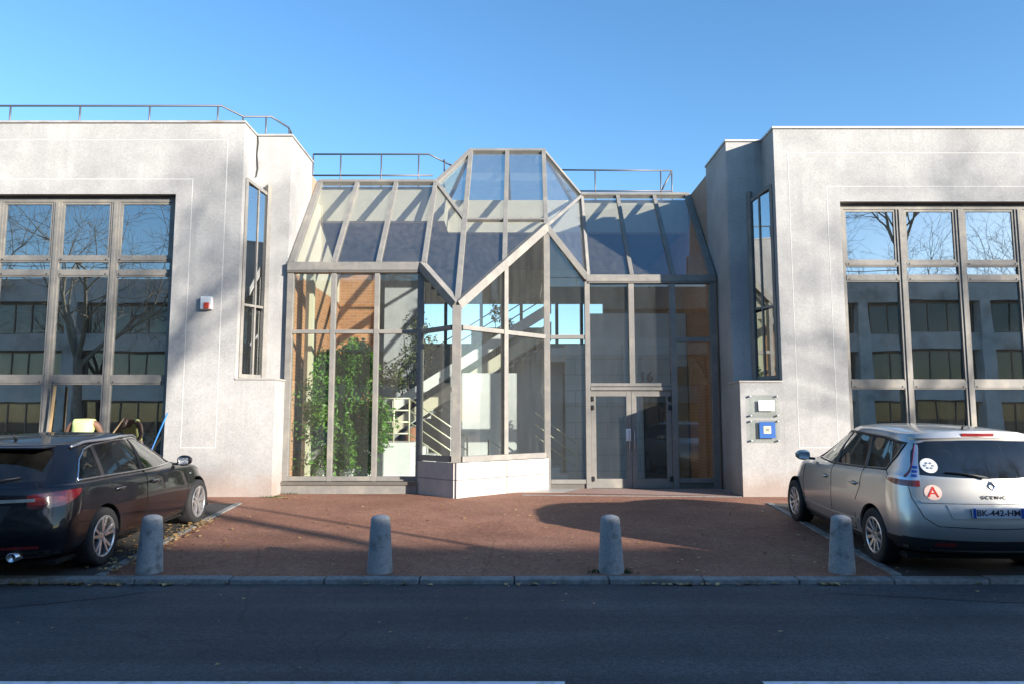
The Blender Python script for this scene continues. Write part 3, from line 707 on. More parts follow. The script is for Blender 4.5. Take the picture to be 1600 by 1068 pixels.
# --- roof
for x_ in (-4.55, -3.68, -2.76, -1.82):
    B(V(x_, YL+0.02, 4.86), V(x_-0.02 if x_ < -4 else x_, 17.10, 7.26+0.02), 0.10 if x_ > -4.5 else 0.13, 0.09, slope, 'rafter', off=0.02)
B(L0, L1, 0.10, 0.12, slope, 'ridge_bar', off=0.03)
for (u0, u1) in ((-4.55, -3.68), (-3.68, -2.76), (-2.76, -1.82)):
    pane([V(u0+.03,YL+.03,4.87),V(u1-.03,YL+.03,4.87),V(u1-.03,17.07,7.24),V(u0+.03,17.07,7.24)], 'roof_glass')
nT = slope
B(Pp, T1, 0.11, 0.10, nT, 'rafter', off=0.02); B(J, T2, 0.10, 0.10, nT, 'rafter', off=0.02)
B(T1+V(-.05,0,0), T2+V(.05,0,0), 0.10, 0.12, nT, 'ridge_bar', off=0.02)
B(L1, T1, 0.11, 0.11, nT, 'rake_beam', off=0.02); B(L1, Mm, 0.08, 0.09, nT, 'glazing_bar', off=0.02)
mid0 = V(-0.155, 15.05, 4.90); midT = T1.lerp(T2, 0.5)
B(mid0, midT, 0.10, 0.10, nT, 'rafter', off=0.02)
mt = Pp.lerp(T1, 0.487); hz = V(0.76, 16.05, 6.05)
B(V(Mm.x, Mm.y, Mm.z), V(mid0.lerp(midT, .352).x, Mm.y, Mm.z), 0.06, 0.08, nT, 'glazing_bar', off=0.015)
B(V(mid0.lerp(midT, .352).x, Mm.y, Mm.z), V(0.75, Mm.y, Mm.z), 0.06, 0.08, nT, 'glazing_bar', off=0.015)
mx_ = mid0.lerp(midT, .352)
pane([L1, E1, Pp, Mm], 'roof_glass', 0.06)
pane([T1, L1, Mm], 'roof_glass', 0.07)
pane([Mm, Pp, mid0, V(mx_.x, Mm.y, Mm.z)], 'roof_glass', 0.06)
pane([T1, Mm, V(mx_.x, Mm.y, Mm.z), midT], 'roof_glass', 0.06)
pane([V(mx_.x, Mm.y, Mm.z), mid0, J, V(0.755, Mm.y, Mm.z)], 'roof_glass', 0.05)
pane([midT, V(mx_.x, Mm.y, Mm.z), V(0.755, Mm.y, Mm.z), T2], 'roof_glass', 0.06)
nrr = (J-T2).cross(R1-T2).normalized()
if nrr.y > 0: nrr = -nrr
B(T2, R1, 0.10, 0.10, nrr, 'rake_beam', off=0.01); B(J, R1, 0.07, 0.09, nrr, 'glazing_bar', off=0.01)
B(E2, R1, 0.10, 0.10, nrr, 'rafter', off=0.01)
pane([T2, J, R1], 'roof_glass', 0.08); pane([J, E2, R1], 'roof_glass', 0.08)
for x_ in (2.63, 3.55, 4.40):
    B(V(x_, YR+0.02, ZER+0.05), V(x_+0.03, 18.15, 7.29), 0.09 if x_ < 4 else 0.14, 0.09, slope, 'rafter', off=0.02)
B(R1, R0, 0.10, 0.12, slope, 'ridge_bar', off=0.03)
for (u0, u1) in ((1.66, 2.63), (2.63, 3.55), (3.55, 4.40)):
    pane([V(u0+.03,YR+.03,ZER+.06),V(u1-.03,YR+.03,ZER+.06),V(u1-.01,18.12,7.26),V(u0+.05,18.12,7.26)], 'roof_glass')
# back slopes of the lantern
BL_, BR2 = V(-1.80, 19.3, 7.27), V(1.74, 19.3, 7.27)
pane([T1, BL_, BR2, T2], 'roof_glass', 0.04); pane([T1, L1, BL_], 'roof_glass', 0.05); pane([T2, BR2, R1], 'roof_glass', 0.05)
B(T1, BL_, 0.09, 0.09, (0,1,1)); B(T2, BR2, 0.09, 0.09, (0,1,1)); B(midT, V(-0.05,19.3,7.27), 0.08, 0.08, (0,1,1)); B(BL_, BR2, 0.1, 0.1, (0,1,1))
# flat roof and lit upstand beam behind the ridges
def part(name, m, *boxes, parent=None):
    mb = MB()
    for q in boxes: mb.box(*q)
    return mb.build(name, m, parent or AT)
part('upstand_beam', 'cream_beam', (-4.63,-1.80,17.22,17.42,6.38,7.22), (-1.80,-1.62,17.22,18.30,6.38,7.20), (-1.62,4.48,18.30,18.50,6.38,7.22))
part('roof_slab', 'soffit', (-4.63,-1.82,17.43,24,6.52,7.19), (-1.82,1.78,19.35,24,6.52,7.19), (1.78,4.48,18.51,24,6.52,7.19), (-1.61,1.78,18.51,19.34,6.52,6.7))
# --- interior shell
part('interior_floor', 'floor_tile', (-4.63,4.48,15.15,24,0.05,0.213))
part('side_wall', 'brick_wall', (-4.639,-4.60,15.1,19.4,0.2,4.75))
MB().slab([V(-4.622,15.1,4.75),V(-4.622,17.05,7.05),V(-4.622,19.4,7.05),V(-4.622,19.4,4.75)], 0.03).build('side_wall', 'cream_beam', AT)
part('brick_pier', 'brick_wall', (-4.60,-3.62,19.4,19.7,0.2,5.5))
part('side_wall', 'grey_render', (-4.639,-4.60,19.401,23.6,0.2,6.5))
MB().slab([V(4.47,16.1,0.2),V(4.47,16.1,4.8),V(4.47,17.6,6.5),V(4.47,24,6.5),V(4.47,24,0.2)], 0.05).build('side_wall', 'brick_wall', AT)
part('rear_wall', 'grey_render', (-4.63,4.48,23.6,23.8,0.2,4.1), (-4.63,4.48,23.6,23.8,5.40,6.5), (-4.63,-3.3,23.6,23.8,4.1,5.4), (2.95,4.48,23.6,23.8,4.1,5.4))
for x_ in (-2.15, -1.0, 0.3, 1.45, 2.25): part('rear_mullion', 'frame_dark', (x_-0.05,x_+0.05,23.6,23.75,4.1,5.4))
part('inner_column', 'cream_rail', (-4.42,-4.26,15.6,15.76,0.21,4.9))
part('grey_pier', 'grey_render', (-3.60,-2.6,20.6,21.0,0.2,6.5))
# right-hand white block wall with a dark doorway, upper gallery behind
part('block_wall', 'blockwork', (1.35,3.30,18.6,18.8,0.21,3.55), (3.95,4.43,18.6,18.8,0.21,3.55), (3.30,3.95,18.6,18.8,2.35,3.55))
part('inner_door', 'door_wood', (3.34,3.91,18.72,18.77,0.22,2.30))
part('gallery_slab', 'white_render', (1.0,4.43,18.81,23.6,3.15,3.5))
part('gallery_parapet', 'white_render', (1.9,4.43,18.62,18.78,3.551,4.35))
part('wall_panel', 'wood_pale', (4.05,4.40,18.50,18.56,0.25,3.0))
part('sunlit_wall', 'white_render', (-1.52,0.12,18.30,18.42,0.21,2.82))
part('shaded_wall', 'white_render', (0.12,1.34,19.5,19.7,0.21,3.2))
part('upper_box', 'grey_render', (-1.2,0.9,21.5,21.9,3.2,4.35))
# ================================================================== THINGS AT THE ATRIUM
# ------------------------------------------------------------------ staircase inside the atrium
ST = empty('staircase', (-1.2, 18.2, 0.21), label='white staircase with pale tubular handrails inside the glass atrium', cat='staircase')
def tread(x0, x1, y0, y1, z0, z1): return MB().box(x0, x1, y0, y1, z0, z1).build('step', 'white_render', ST, bevel=0.008)
n_st = 5; zL = 1.14
for k in range(n_st):
    tread(-2.35+0.27*k, -2.35+0.27*(k+1)-0.002, 17.45, 18.5, 0.21, zL-0.186*k-0.10)
MB().box(-3.55, -2.352, 17.35, 18.9, 0.21, zL).build('landing', 'white_render', ST, bevel=0.01)
# upper flight: sloping stringers with a soffit and steps, up to the right
def sloped(name, x0, z0, x1, z1, ya, yb, th, m):
    mb = MB(); mb.add([(x0,ya,z0),(x1,ya,z1),(x1,yb,z1),(x0,yb,z0),(x0,ya,z0+th),(x1,ya,z1+th),(x1,yb,z1+th),(x0,yb,z0+th)],
                      [(0,3,2,1),(4,5,6,7),(0,1,5,4),(1,2,6,5),(2,3,7,6),(3,0,4,7)])
    return mb.build(name, m, ST)
sloped('stringer', -3.0, 1.85, 1.0, 4.35, 18.55, 18.62, 0.30, 'white_render')
sloped('stringer', -3.0, 1.30, 1.0, 3.80, 18.56, 18.60, 0.34, 'cream_beam')
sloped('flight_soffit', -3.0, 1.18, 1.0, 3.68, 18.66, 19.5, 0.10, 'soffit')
for k in range(13):
    MB().box(-2.95+0.30*k, -2.95+0.30*(k+1)-0.002, 18.66, 19.5, 1.33+0.1875*k, 1.48+0.1875*k).build('step', 'white_render', ST)
def rail(pts, r=0.022, m='cream_rail', nm='handrail'): return MB().tube(pts, r, 8).build(nm, m, ST, smooth=True)
for z_ in (1.35, 1.62, 1.89, 2.17):
    rail([(-3.15, 17.42, z_), (-2.42, 17.42, z_)], 0.018); rail([(-2.42, 17.42, z_), (-1.05, 17.42, z_-0.93)], 0.016)
for x_ in (-3.15, -2.78, -2.42): rail([(x_, 17.42, zL), (x_, 17.42, 2.18)], 0.022, nm='baluster')
rail([(-1.05, 17.42, 0.21), (-1.05, 17.42, 1.25)], 0.022, nm='baluster')
for dz in (0.30, 0.55, 0.80): rail([(-2.6, 18.58, 2.40+dz-.12), (0.9, 18.58, 4.59+dz-.12)], 0.014, 'rail_steel')
# small flight near the doors
for k in range(3): MB().box(0.78+0.0, 1.32-0.19*k, 17.5, 18.4, 0.212+0.17*k, 0.38+0.17*k).build('step', 'white_render', ST)
for dz in (0.45, 0.72, 1.0): rail([(0.55, 17.55, 0.85+dz), (1.52, 17.55, 0.10+dz)], 0.016)
rail([(1.52, 17.55, 0.21), (1.52, 17.55, 1.12)], 0.018, nm='baluster')
rail([(-0.55, 17.3, 0.21), (-0.55, 17.3, 1.22), (-0.1, 17.3, 0.9), (0.0, 17.3, 0.21)], 0.018, 'rail_steel')

# ------------------------------------------------------------------ indoor plants
def leaf_cloud(seed, n, cx, cy, z0, z1, rx, ry, size, lumps=14):
    rg = random.Random(seed); mb = MB(); cl = []
    for _ in range(lumps):
        t = rg.random(); a = rg.uniform(0, 6.28); rr = rg.random()**0.5
        prof = math.sin(math.pi*min(1, 0.18+0.78*t))**0.6
        cl.append((cx+rx*prof*rr*math.cos(a), cy+ry*prof*rr*math.sin(a), z0+(z1-z0)*t, rg.uniform(0.26, 0.50)*max(rx, 0.35)))
    for i in range(n):
        x0, y0, zz, rad = rg.choice(cl)
        d = Vector((rg.gauss(0,1), rg.gauss(0,1), rg.gauss(0,1))).normalized()*rad*rg.random()**0.35
        p = Vector((x0, y0, zz))+d
        t = Vector((rg.gauss(0,1), rg.gauss(0,1), rg.gauss(-0.5,0.7))).normalized()
        u = t.cross(Vector((rg.gauss(0,1), rg.gauss(0,1), rg.gauss(0.6,1)))).normalized()
        L = size*rg.uniform(0.7, 1.3); w = L*0.42; nn = t.cross(u)
        mb.add([p, p+t*L*0.5+u*w*0.5+nn*0.004, p+t*L, p+t*L*0.5-u*w*0.5+nn*0.004], [(0,1,2,3)])
    return mb
def plant(loc, label, n, z0, z1, rx, size, seed, pot_r, pot_h, leaf='ficus_leaf', potm='pot_white'):
    o = empty('potted_plant', loc, label=label, cat='plant', group='plants in the atrium')
    x_, y_, g_ = loc
    MB().lathe([(0.0, g_), (pot_r*0.82, g_), (pot_r, g_+pot_h), (pot_r*1.04, g_+pot_h), (pot_r*1.04, g_+pot_h+0.03), (pot_r*0.93, g_+pot_h+0.03), (pot_r*0.92, g_+pot_h-0.03), (0, g_+pot_h-0.03)], 28, (x_, y_, 0)).build('pot', potm, o, smooth=False)
    MB().lathe([(0, g_+pot_h-0.02), (pot_r*0.9, g_+pot_h-0.025)], 20, (x_, y_, 0)).build('soil', 'soil', o)
    rg = random.Random(seed); tr = MB()
    for k in range(9):
        a = rg.uniform(0, 6.28); e = Vector((x_+rx*0.55*math.cos(a), y_+rx*0.55*math.sin(a), z0+(z1-z0)*rg.uniform(0.3, 0.85)))
        s_ = Vector((x_+0.08*math.cos(a), y_+0.08*math.sin(a), g_+pot_h-0.05)); m_ = s_.lerp(e, 0.5)+Vector((0, 0, 0.15))
        tr.tube([s_, m_, e], [0.022, 0.016, 0.008], 6)
    tr.build('stem', 'bark', o, smooth=True)
    leaf_cloud(seed, n, x_, y_, z0, z1, rx, rx*0.8, size, lumps=95 if n > 5000 else 14).build('foliage', leaf, o)
    return o
plant((-4.02, 16.1, 0.213), 'tall dense green ficus in a pot, nearest the left glass wall', 17000, 0.66, 3.00, 0.70, 0.105, 11, 0.30, 0.42)
plant((-3.40, 16.1, 0.213), 'broad bright green ficus in a white pot, beside the tallest one', 17000, 0.64, 3.25, 0.70, 0.105, 12, 0.33, 0.40)
plant((-2.55, 18.0+0.95, 1.14), 'thin pale-leaved tree behind the stair landing, in shade', 1500, 2.3, 4.25, 0.85, 0.10, 13, 0.24, 0.35, 'pale_leaf', 'pot_terracotta')
plant((-0.3, 21.0, 0.213), 'indoor tree seen against the sky through the prow glass', 1300, 2.6, 4.9, 0.55, 0.10, 14, 0.25, 0.4, 'ficus_leaf', 'pot_terracotta')

# ------------------------------------------------------------------ roof guard rails
def guard(label, runs, posts, r=0.022):
    o = empty('guard_rail', runs[0][0], label=label, cat='railing')
    for q in runs: MB().tube(q, r, 8).build('rail', 'rail_steel', o, smooth=True)
    for (p, q) in posts: MB().tube([p, q], r*0.85, 8).build('post', 'rail_steel', o, smooth=True)
    return o
zr = 8.16
guard('low steel guard rail along the roof edge of the left office block',
      [[(-17,14.75,zr),(-6.05,14.75,zr),(-5.8,15.3,zr),(-5.2,15.3,zr),(-5.0,15.9,zr),(-5.0,16.4,zr-.12)]],
      [((x_,14.75,7.60),(x_,14.75,zr)) for x_ in (-16.2,-14.76,-13.32,-11.88,-10.44,-8.99,-7.54,-6.12)] + [((-5.8,15.3,7.55),(-5.8,15.3,zr)), ((-5.3,15.3,7.55),(-5.3,15.3,zr)), ((-5.0,15.95,7.55),(-5.0,15.95,zr))])
guard('two-rail steel guard above the left glass roof slope',
      [[(-4.9,17.6,8.17),(-2.05,17.6,8.17),(-1.5,17.9,7.98)], [(-4.9,17.6,7.63),(-1.95,17.6,7.63)]],
      [((x_,17.6,7.1),(x_,17.6,8.17)) for x_ in (-4.9,-4.22,-3.22,-2.30)] + [((-1.68,17.75,7.1),(-1.68,17.75,8.09))])
guard('two-rail steel guard with end brace above the right glass roof slope',
      [[(1.2,18.75,8.17),(4.19,18.75,8.15)], [(1.4,18.75,7.60),(4.19,18.75,7.60)], [(4.19,18.75,8.13),(3.86,18.75,7.52)]],
      [((x_,18.75,7.2),(x_,18.75,8.16)) for x_ in (2.18,3.9,4.19)])

# ------------------------------------------------------------------ alarm box, cable, sign plates
al = empty('alarm_siren', (-5.98, 14.3, 3.9), label='white alarm siren box with red lamp on the left wall', cat='alarm')
MB().box(-6.08, -5.86, 14.20, 14.30, 3.80, 4.05).build('housing', 'white_plastic', al, bevel=0.015)
MB().box(-6.00, -5.90, 14.175, 14.199, 3.81, 3.93).build('strobe_lamp', 'red_plastic', al, bevel=0.01)
cb = MB().tube([(-5.36,14.99,7.62),(-5.34,14.985,7.45),(-5.36,14.985,7.2),(-5.33,14.985,6.9),(-5.36,14.985,6.72),(-5.42,14.9,6.64)], 0.012, 6).build('wall_cable', 'rubber', smooth=True)
tag(cb, 'thin black cable hanging down the inner corner above the left slit window', 'cable')
def plate(z0, z1, label):
    o = empty('sign_plate', (4.86, 14.28, z0), label=label, cat='sign')
    MB().box(4.57, 5.15, 14.262, 14.268, z0, z1).build('backing_sheet', 'plexi', o)
    for xx in (4.60, 5.12):
        for zz in (z0+0.03, z1-0.03):
            MB().lathe([(0, -0.008), (0.016, -0.006), (0.016, 0.05)], 10, (xx, 14.255, zz), 'y').build('standoff', 'galv', o, smooth=False)
    return o
p1 = plate(1.72, 2.15, 'upper clear wall plate holding a small white notice, beside the entrance')
MB().box(4.755, 5.06, 14.250, 14.2615, 1.84, 2.04).build('notice', 'sign_paper', p1)
for k in range(4): MB().box(4.80, 4.97+0.03*(k % 2), 14.2492, 14.2498, 1.98-0.035*k, 1.986-0.035*k).build('text_line', 'ink', p1)
p2 = plate(1.24, 1.67, 'lower clear wall plate with a blue square sign, beside the entrance')
MB().box(4.755, 5.06, 14.250, 14.2615, 1.32, 1.63).build('blue_panel', 'sign_blue', p2)
MB().box(4.835, 4.975, 14.246, 14.2497, 1.41, 1.55).build('beige_square', 'sign_beige', p2)
MB().box(4.87, 4.94, 14.2440, 14.2458, 1.45, 1.51).build('emblem', 'frame', p2)

# ------------------------------------------------------------------ bollards
def bollard(x_, y_, label, lean=0.0):
    o = empty('bollard', (x_, y_, gz(y_)), rz=random.Random(x_).uniform(0, 3), label=label, cat='bollard', group='concrete bollards along the kerb')
    o['_local'] = 1; o.rotation_euler = (lean*0.6, lean, o.rotation_euler[2])
    rg = random.Random(int(x_*100)); n = 28
    prof = [(0.142, -0.05), (0.140, 0.03), (0.134, 0.12), (0.124, 0.28), (0.114, 0.45), (0.105, 0.555), (0.102, 0.580), (0.090, 0.596), (0.05, 0.612), (0.0, 0.618)]
    mb = MB().lathe(prof, n, (0, 0, 0))
    mb.v = [(x0*(1+rg.uniform(-.006, .006)), y0*(1+rg.uniform(-.006, .006)), z0_) for (x0, y0, z0_) in mb.v]
    mb.build('shaft', 'bollard', o, smooth=True)
    return o
bollard(-3.99, 8.32, 'concrete bollard beside the rear wheel of the black car', 0.03)
bollard(-1.455, 8.32, 'concrete bollard in front of the potted plants and the left glass wall')
bollard(1.09, 8.32, 'concrete bollard in front of the entrance doors', -0.01)
bollard(3.63, 8.32, 'concrete bollard beside the rear wheel of the silver car', -0.02)

# ------------------------------------------------------------------ worker and his tools behind the black car
def skinned(verts, edges, m, name, parent, sub=2):
    me = bpy.data.meshes.new(name); me.from_pydata([v[:3] for v in verts], edges, [])
    o = bpy.data.objects.new(name, me); col.objects.link(o)
    sk = o.modifiers.new('skin', 'SKIN'); sk.use_smooth_shade = True
    for i, v in enumerate(verts):
        d = me.skin_vertices[0].data[i]; r_ = v[3]; d.radius = (r_, v[4] if len(v) > 4 else r_)
    me.skin_vertices[0].data[0].use_root = True
    ss = o.modifiers.new('sub', 'SUBSURF'); ss.levels = sub; ss.render_levels = sub
    dg = bpy.context.evaluated_depsgraph_get()
    me2 = bpy.data.meshes.new_from_object(o.evaluated_get(dg)); bpy.data.objects.remove(o)
    me2.materials.clear()
    for q in (m if isinstance(m, (list, tuple)) else [m]): me2.materials.append(MAT[q])
    me2.shade_smooth()
    return link(name, me2, parent)
gw = gz(13.5)
wk = empty('person', (-7.85, 13.45, gw), label='person in yellow high-visibility vest stooping behind the black estate car', cat='person')
wk['_local'] = 1
bv = [(0,0,0.90,.15,.12),(0.0,0.06,1.08,.15,.11),(0,0.16,1.28,.16,.11),(0,0.25,1.40,.14,.10),(0,0.34,1.43,.06,.06),(0,0.43,1.36,.085,.10),(0,0.46,1.25,.07,.09),
      (-.11,-.01,.82,.10,.10),(-.13,.04,.46,.065,.065),(-.13,-.02,.10,.045,.05),(-.13,.13,.04,.04,.035),
      (.11,-.01,.82,.10,.10),(.13,.06,.46,.065,.065),(.13,.0,.10,.045,.05),(.13,.15,.04,.04,.035),
      (-.22,.22,1.36,.06,.06),(-.31,.26,1.12,.045,.045),(-.22,.42,.95,.035,.035),(-.18,.48,.90,.03,.04),
      (.22,.22,1.36,.06,.06),(.31,.27,1.12,.045,.045),(.26,.42,.95,.035,.035),(.24,.48,.90,.03,.04)]
be = [(0,1),(1,2),(2,3),(3,4),(4,5),(5,6),(0,7),(7,8),(8,9),(9,10),(0,11),(11,12),(12,13),(13,14),(3,15),(15,16),(16,17),(17,18),(3,19),(19,20),(20,21),(21,22)]
body = skinned(bv, be, ['trousers', 'skin', 'shoe'], 'body', wk)
for p in body.data.polygons:
    c_ = p.center
    p.material_index = 2 if c_.z < 0.09 else (0 if c_.z < 0.92 and abs(c_.x) < 0.26 and c_.y < 0.30 else 1)
for sx in (-1, 1):      # fingers curled at the end of each hand
    hb = Vector((-.18, .48, .90)) if sx < 0 else Vector((.24, .48, .90))
    for k in range(5):
        b_ = hb + Vector((0.012*(k-2), 0.0, -0.012*(k-2)))
        MB().tube([b_, b_+Vector((0.03*(1 if sx > 0 else .4), .02, -.01)), b_+Vector((0.045*(1 if sx > 0 else .3), .0, -.035))], [.010, .009, .007], 6).build('finger', 'skin', wk, smooth=True)
vest = skinned([(0,0.02,0.93,.172,.145),(0.0,0.07,1.08,.17,.14),(0,0.165,1.28,.185,.14),(0,0.245,1.395,.155,.125)] + [(-.17,.225,1.385,.085,.085),(.17,.225,1.385,.085,.085)], [(0,1),(1,2),(2,3),(3,4),(3,5)], 'vest', 'vest', wk)
skinned([(0,0.44,1.385,.088,.10),(0,0.475,1.34,.085,.09)], [(0,1)], 'hair', 'cap', wk)
wk.rotation_euler = (0, 0, R(10)); wk.scale = (1.03, 1.03, 1.03)
bm_ = empty('broom', (-7.8, 13.4, gw), label='pale wooden broom handle leaning beside the stooping person', cat='broom')
MB().tube([(-8.02,13.42,gw+0.06),(-7.07,13.50,1.70)], 0.013, 8).build('handle', 'wood_pale', bm_, smooth=True)
MB().box(-8.2, -7.86, 13.37, 13.47, gw, gw+0.08).build('brush_head', 'wood_pale', bm_, bevel=0.01)
bp_ = MB().tube([(-7.02,13.75,gz(13.75)),(-6.60,14.18,1.80)], 0.014, 8).build('blue_pole', 'blue_paint', smooth=True)
tag(bp_, 'blue pole leaning against the right edge of the left window', 'pole')
bd = MB().bar((-8.93,14.22,gz(14.2)), (-8.86,14.30,2.33), 0.05, 0.02, (0,-1,0)).build('wooden_board', 'wood_pale', bevel=0.003)
tag(bd, 'narrow wooden board propped upright against the left window behind the person', 'board')
# ================================================================== CARS
def crom(p0, p1, p2, p3, t):
    return 0.5*((2*p1) + (-p0+p2)*t + (2*p0-5*p1+4*p2-p3)*t*t + (-p0+3*p1-3*p2+p3)*t**3)
def upsample(rows, n):
    """Catmull-Rom upsampling of a list of equal-length rows of Vectors"""
    out = []; m = len(rows)
    for i in range(m-1):
        a, b, c_, d = rows[max(i-1, 0)], rows[i], rows[i+1], rows[min(i+2, m-1)]
        for k in range(n):
            t = k/n
            out.append([crom(a[j], b[j], c_[j], d[j], t) for j in range(len(b))])
    out.append(rows[-1]); return out
def lerp_tab(tab, x):
    if x <= tab[0][0]: return tab[0][1]
    for (a, za), (b, zb) in zip(tab, tab[1:]):
        if x <= b:
            t = (x-a)/(b-a); t = t*t*(3-2*t)*0.5 + t*0.5
            return za+(zb-za)*t
    return tab[-1][1]
def car_shell(rings, nu=4, nv=4):
    rows = []
    for (xr_, b, wr, wm, wf, xf, bf, ztab) in rings:
        xa = xr_+b+0.32; xb = xf-bf-0.30
        pts = [(xr_, 0), (xr_+0.06*b, 0.42*wr), (xr_+0.26*b, 0.76*wr), (xr_+0.62*b, 0.925*wr), (xr_+b+0.06, 0.985*wr + .015*wm)]
        for k in range(6):
            t = k/5; x_ = xa+(xb-xa)*t
            w_ = wr+(wm-wr)*min(1, t/0.35) if t < 0.35 else (wm if t < 0.72 else wm+(wf-wm)*(t-0.72)/0.28)
            pts.append((x_, w_))
        pts += [(xf-bf, 0.90*wf), (xf-0.42*bf, 0.68*wf), (xf-0.08*bf, 0.36*wf), (xf, 0)]
        rows.append([Vector((x_, y_, lerp_tab(ztab, x_))) for (x_, y_) in pts])
    rows = upsample(rows, nv)
    cols = [list(c_) for c_ in zip(*rows)]
    cols = upsample(cols, nu)
    rows = [list(r_) for r_ in zip(*cols)]
    bm = bmesh.new()
    nR, nC = len(rows), len(rows[0])
    def mk(sg): return [[bm.verts.new((p.x, max(p.y, 0)*sg, p.z)) for p in r_] for r_ in rows]
    A, Bv = mk(1), mk(-1)
    for i in range(nR-1):
        for j in range(nC-1):
            bm.faces.new((A[i][j], A[i+1][j], A[i+1][j+1], A[i][j+1])); bm.faces.new((Bv[i][j], Bv[i][j+1], Bv[i+1][j+1], Bv[i+1][j]))
    for (i, fl) in ((0, 1), (nR-1, 0)):
        for j in range(1, nC-2):
            f = (A[i][j], A[i][j+1], Bv[i][j+1], Bv[i][j]); bm.faces.new(f if fl else f[::-1])
        bm.faces.new((A[i][0], A[i][1], Bv[i][1])); bm.faces.new((A[i][nC-1], A[i][nC-2], Bv[i][nC-2]))
    bmesh.ops.remove_doubles(bm, verts=bm.verts, dist=0.0004)
    bmesh.ops.recalc_face_normals(bm, faces=bm.faces)
    return bm
def in_poly(p, poly):
    x_, y_ = p; c_ = False; n = len(poly)
    for i in range(n):
        (x1, y1), (x2, y2) = poly[i], poly[(i+1) % n]
        if (y1 > y_) != (y2 > y_) and x_ < (x2-x1)*(y_-y1)/(y2-y1)+x1: c_ = not c_
    return c_
def cut_hole(bm, poly, proj, keep):
    """cut bm along a closed polygon given in the projection plane; delete what lies inside. keep(face)->candidate"""
    ax0, ax1 = proj                       # indices of the two plane axes
    bb = (min(p[0] for p in poly), max(p[0] for p in poly), min(p[1] for p in poly), max(p[1] for p in poly))
    n = len(poly)
    for i in range(n):
        p, q = poly[i], poly[(i+1) % n]
        e = Vector((q[0]-p[0], q[1]-p[1])); 
        if e.length < 1e-6: continue
        no = Vector((0, 0, 0)); no[ax0] = e.y; no[ax1] = -e.x
        co = Vector((0, 0, 0)); co[ax0] = p[0]; co[ax1] = p[1]
        x0, x1 = min(p[0], q[0])-.005, max(p[0], q[0])+.005; y0, y1 = min(p[1], q[1])-.005, max(p[1], q[1])+.005
        fs = []
        for f in bm.faces:
            us = [v.co[ax0] for v in f.verts]; 
            if max(us) < x0 or min(us) > x1: continue
            vs = [v.co[ax1] for v in f.verts]
            if max(vs) < y0 or min(vs) > y1: continue
            if keep(f): fs.append(f)
        ge = set(); gv = set()
        for f in fs: ge.update(f.edges); gv.update(f.verts)
        bmesh.ops.bisect_plane(bm, geom=list(gv)+list(ge)+fs, dist=1e-5, plane_co=co, plane_no=no.normalized())
    kill = []
    for f in bm.faces:
        c_ = f.calc_center_median()
        if bb[0] < c_[ax0] < bb[1] and bb[2] < c_[ax1] < bb[3] and keep(f) and in_poly((c_[ax0], c_[ax1]), poly): kill.append(f)
    bmesh.ops.delete(bm, geom=kill, context='FACES')
def smooth_poly(pts, n=4, sharp=()):
    """rounded closed polygon through pts; indices in sharp stay corners"""
    out = []; m = len(pts)
    for i in range(m):
        a, b, c_, d = (Vector(pts[(i+k) % m]) for k in (-1, 0, 1, 2))
        if i in sharp: a = b
        if (i+1) % m in sharp: d = c_
        for k in range(n): 
            v = crom(a, b, c_, d, k/n); out.append((v.x, v.y))
    return out
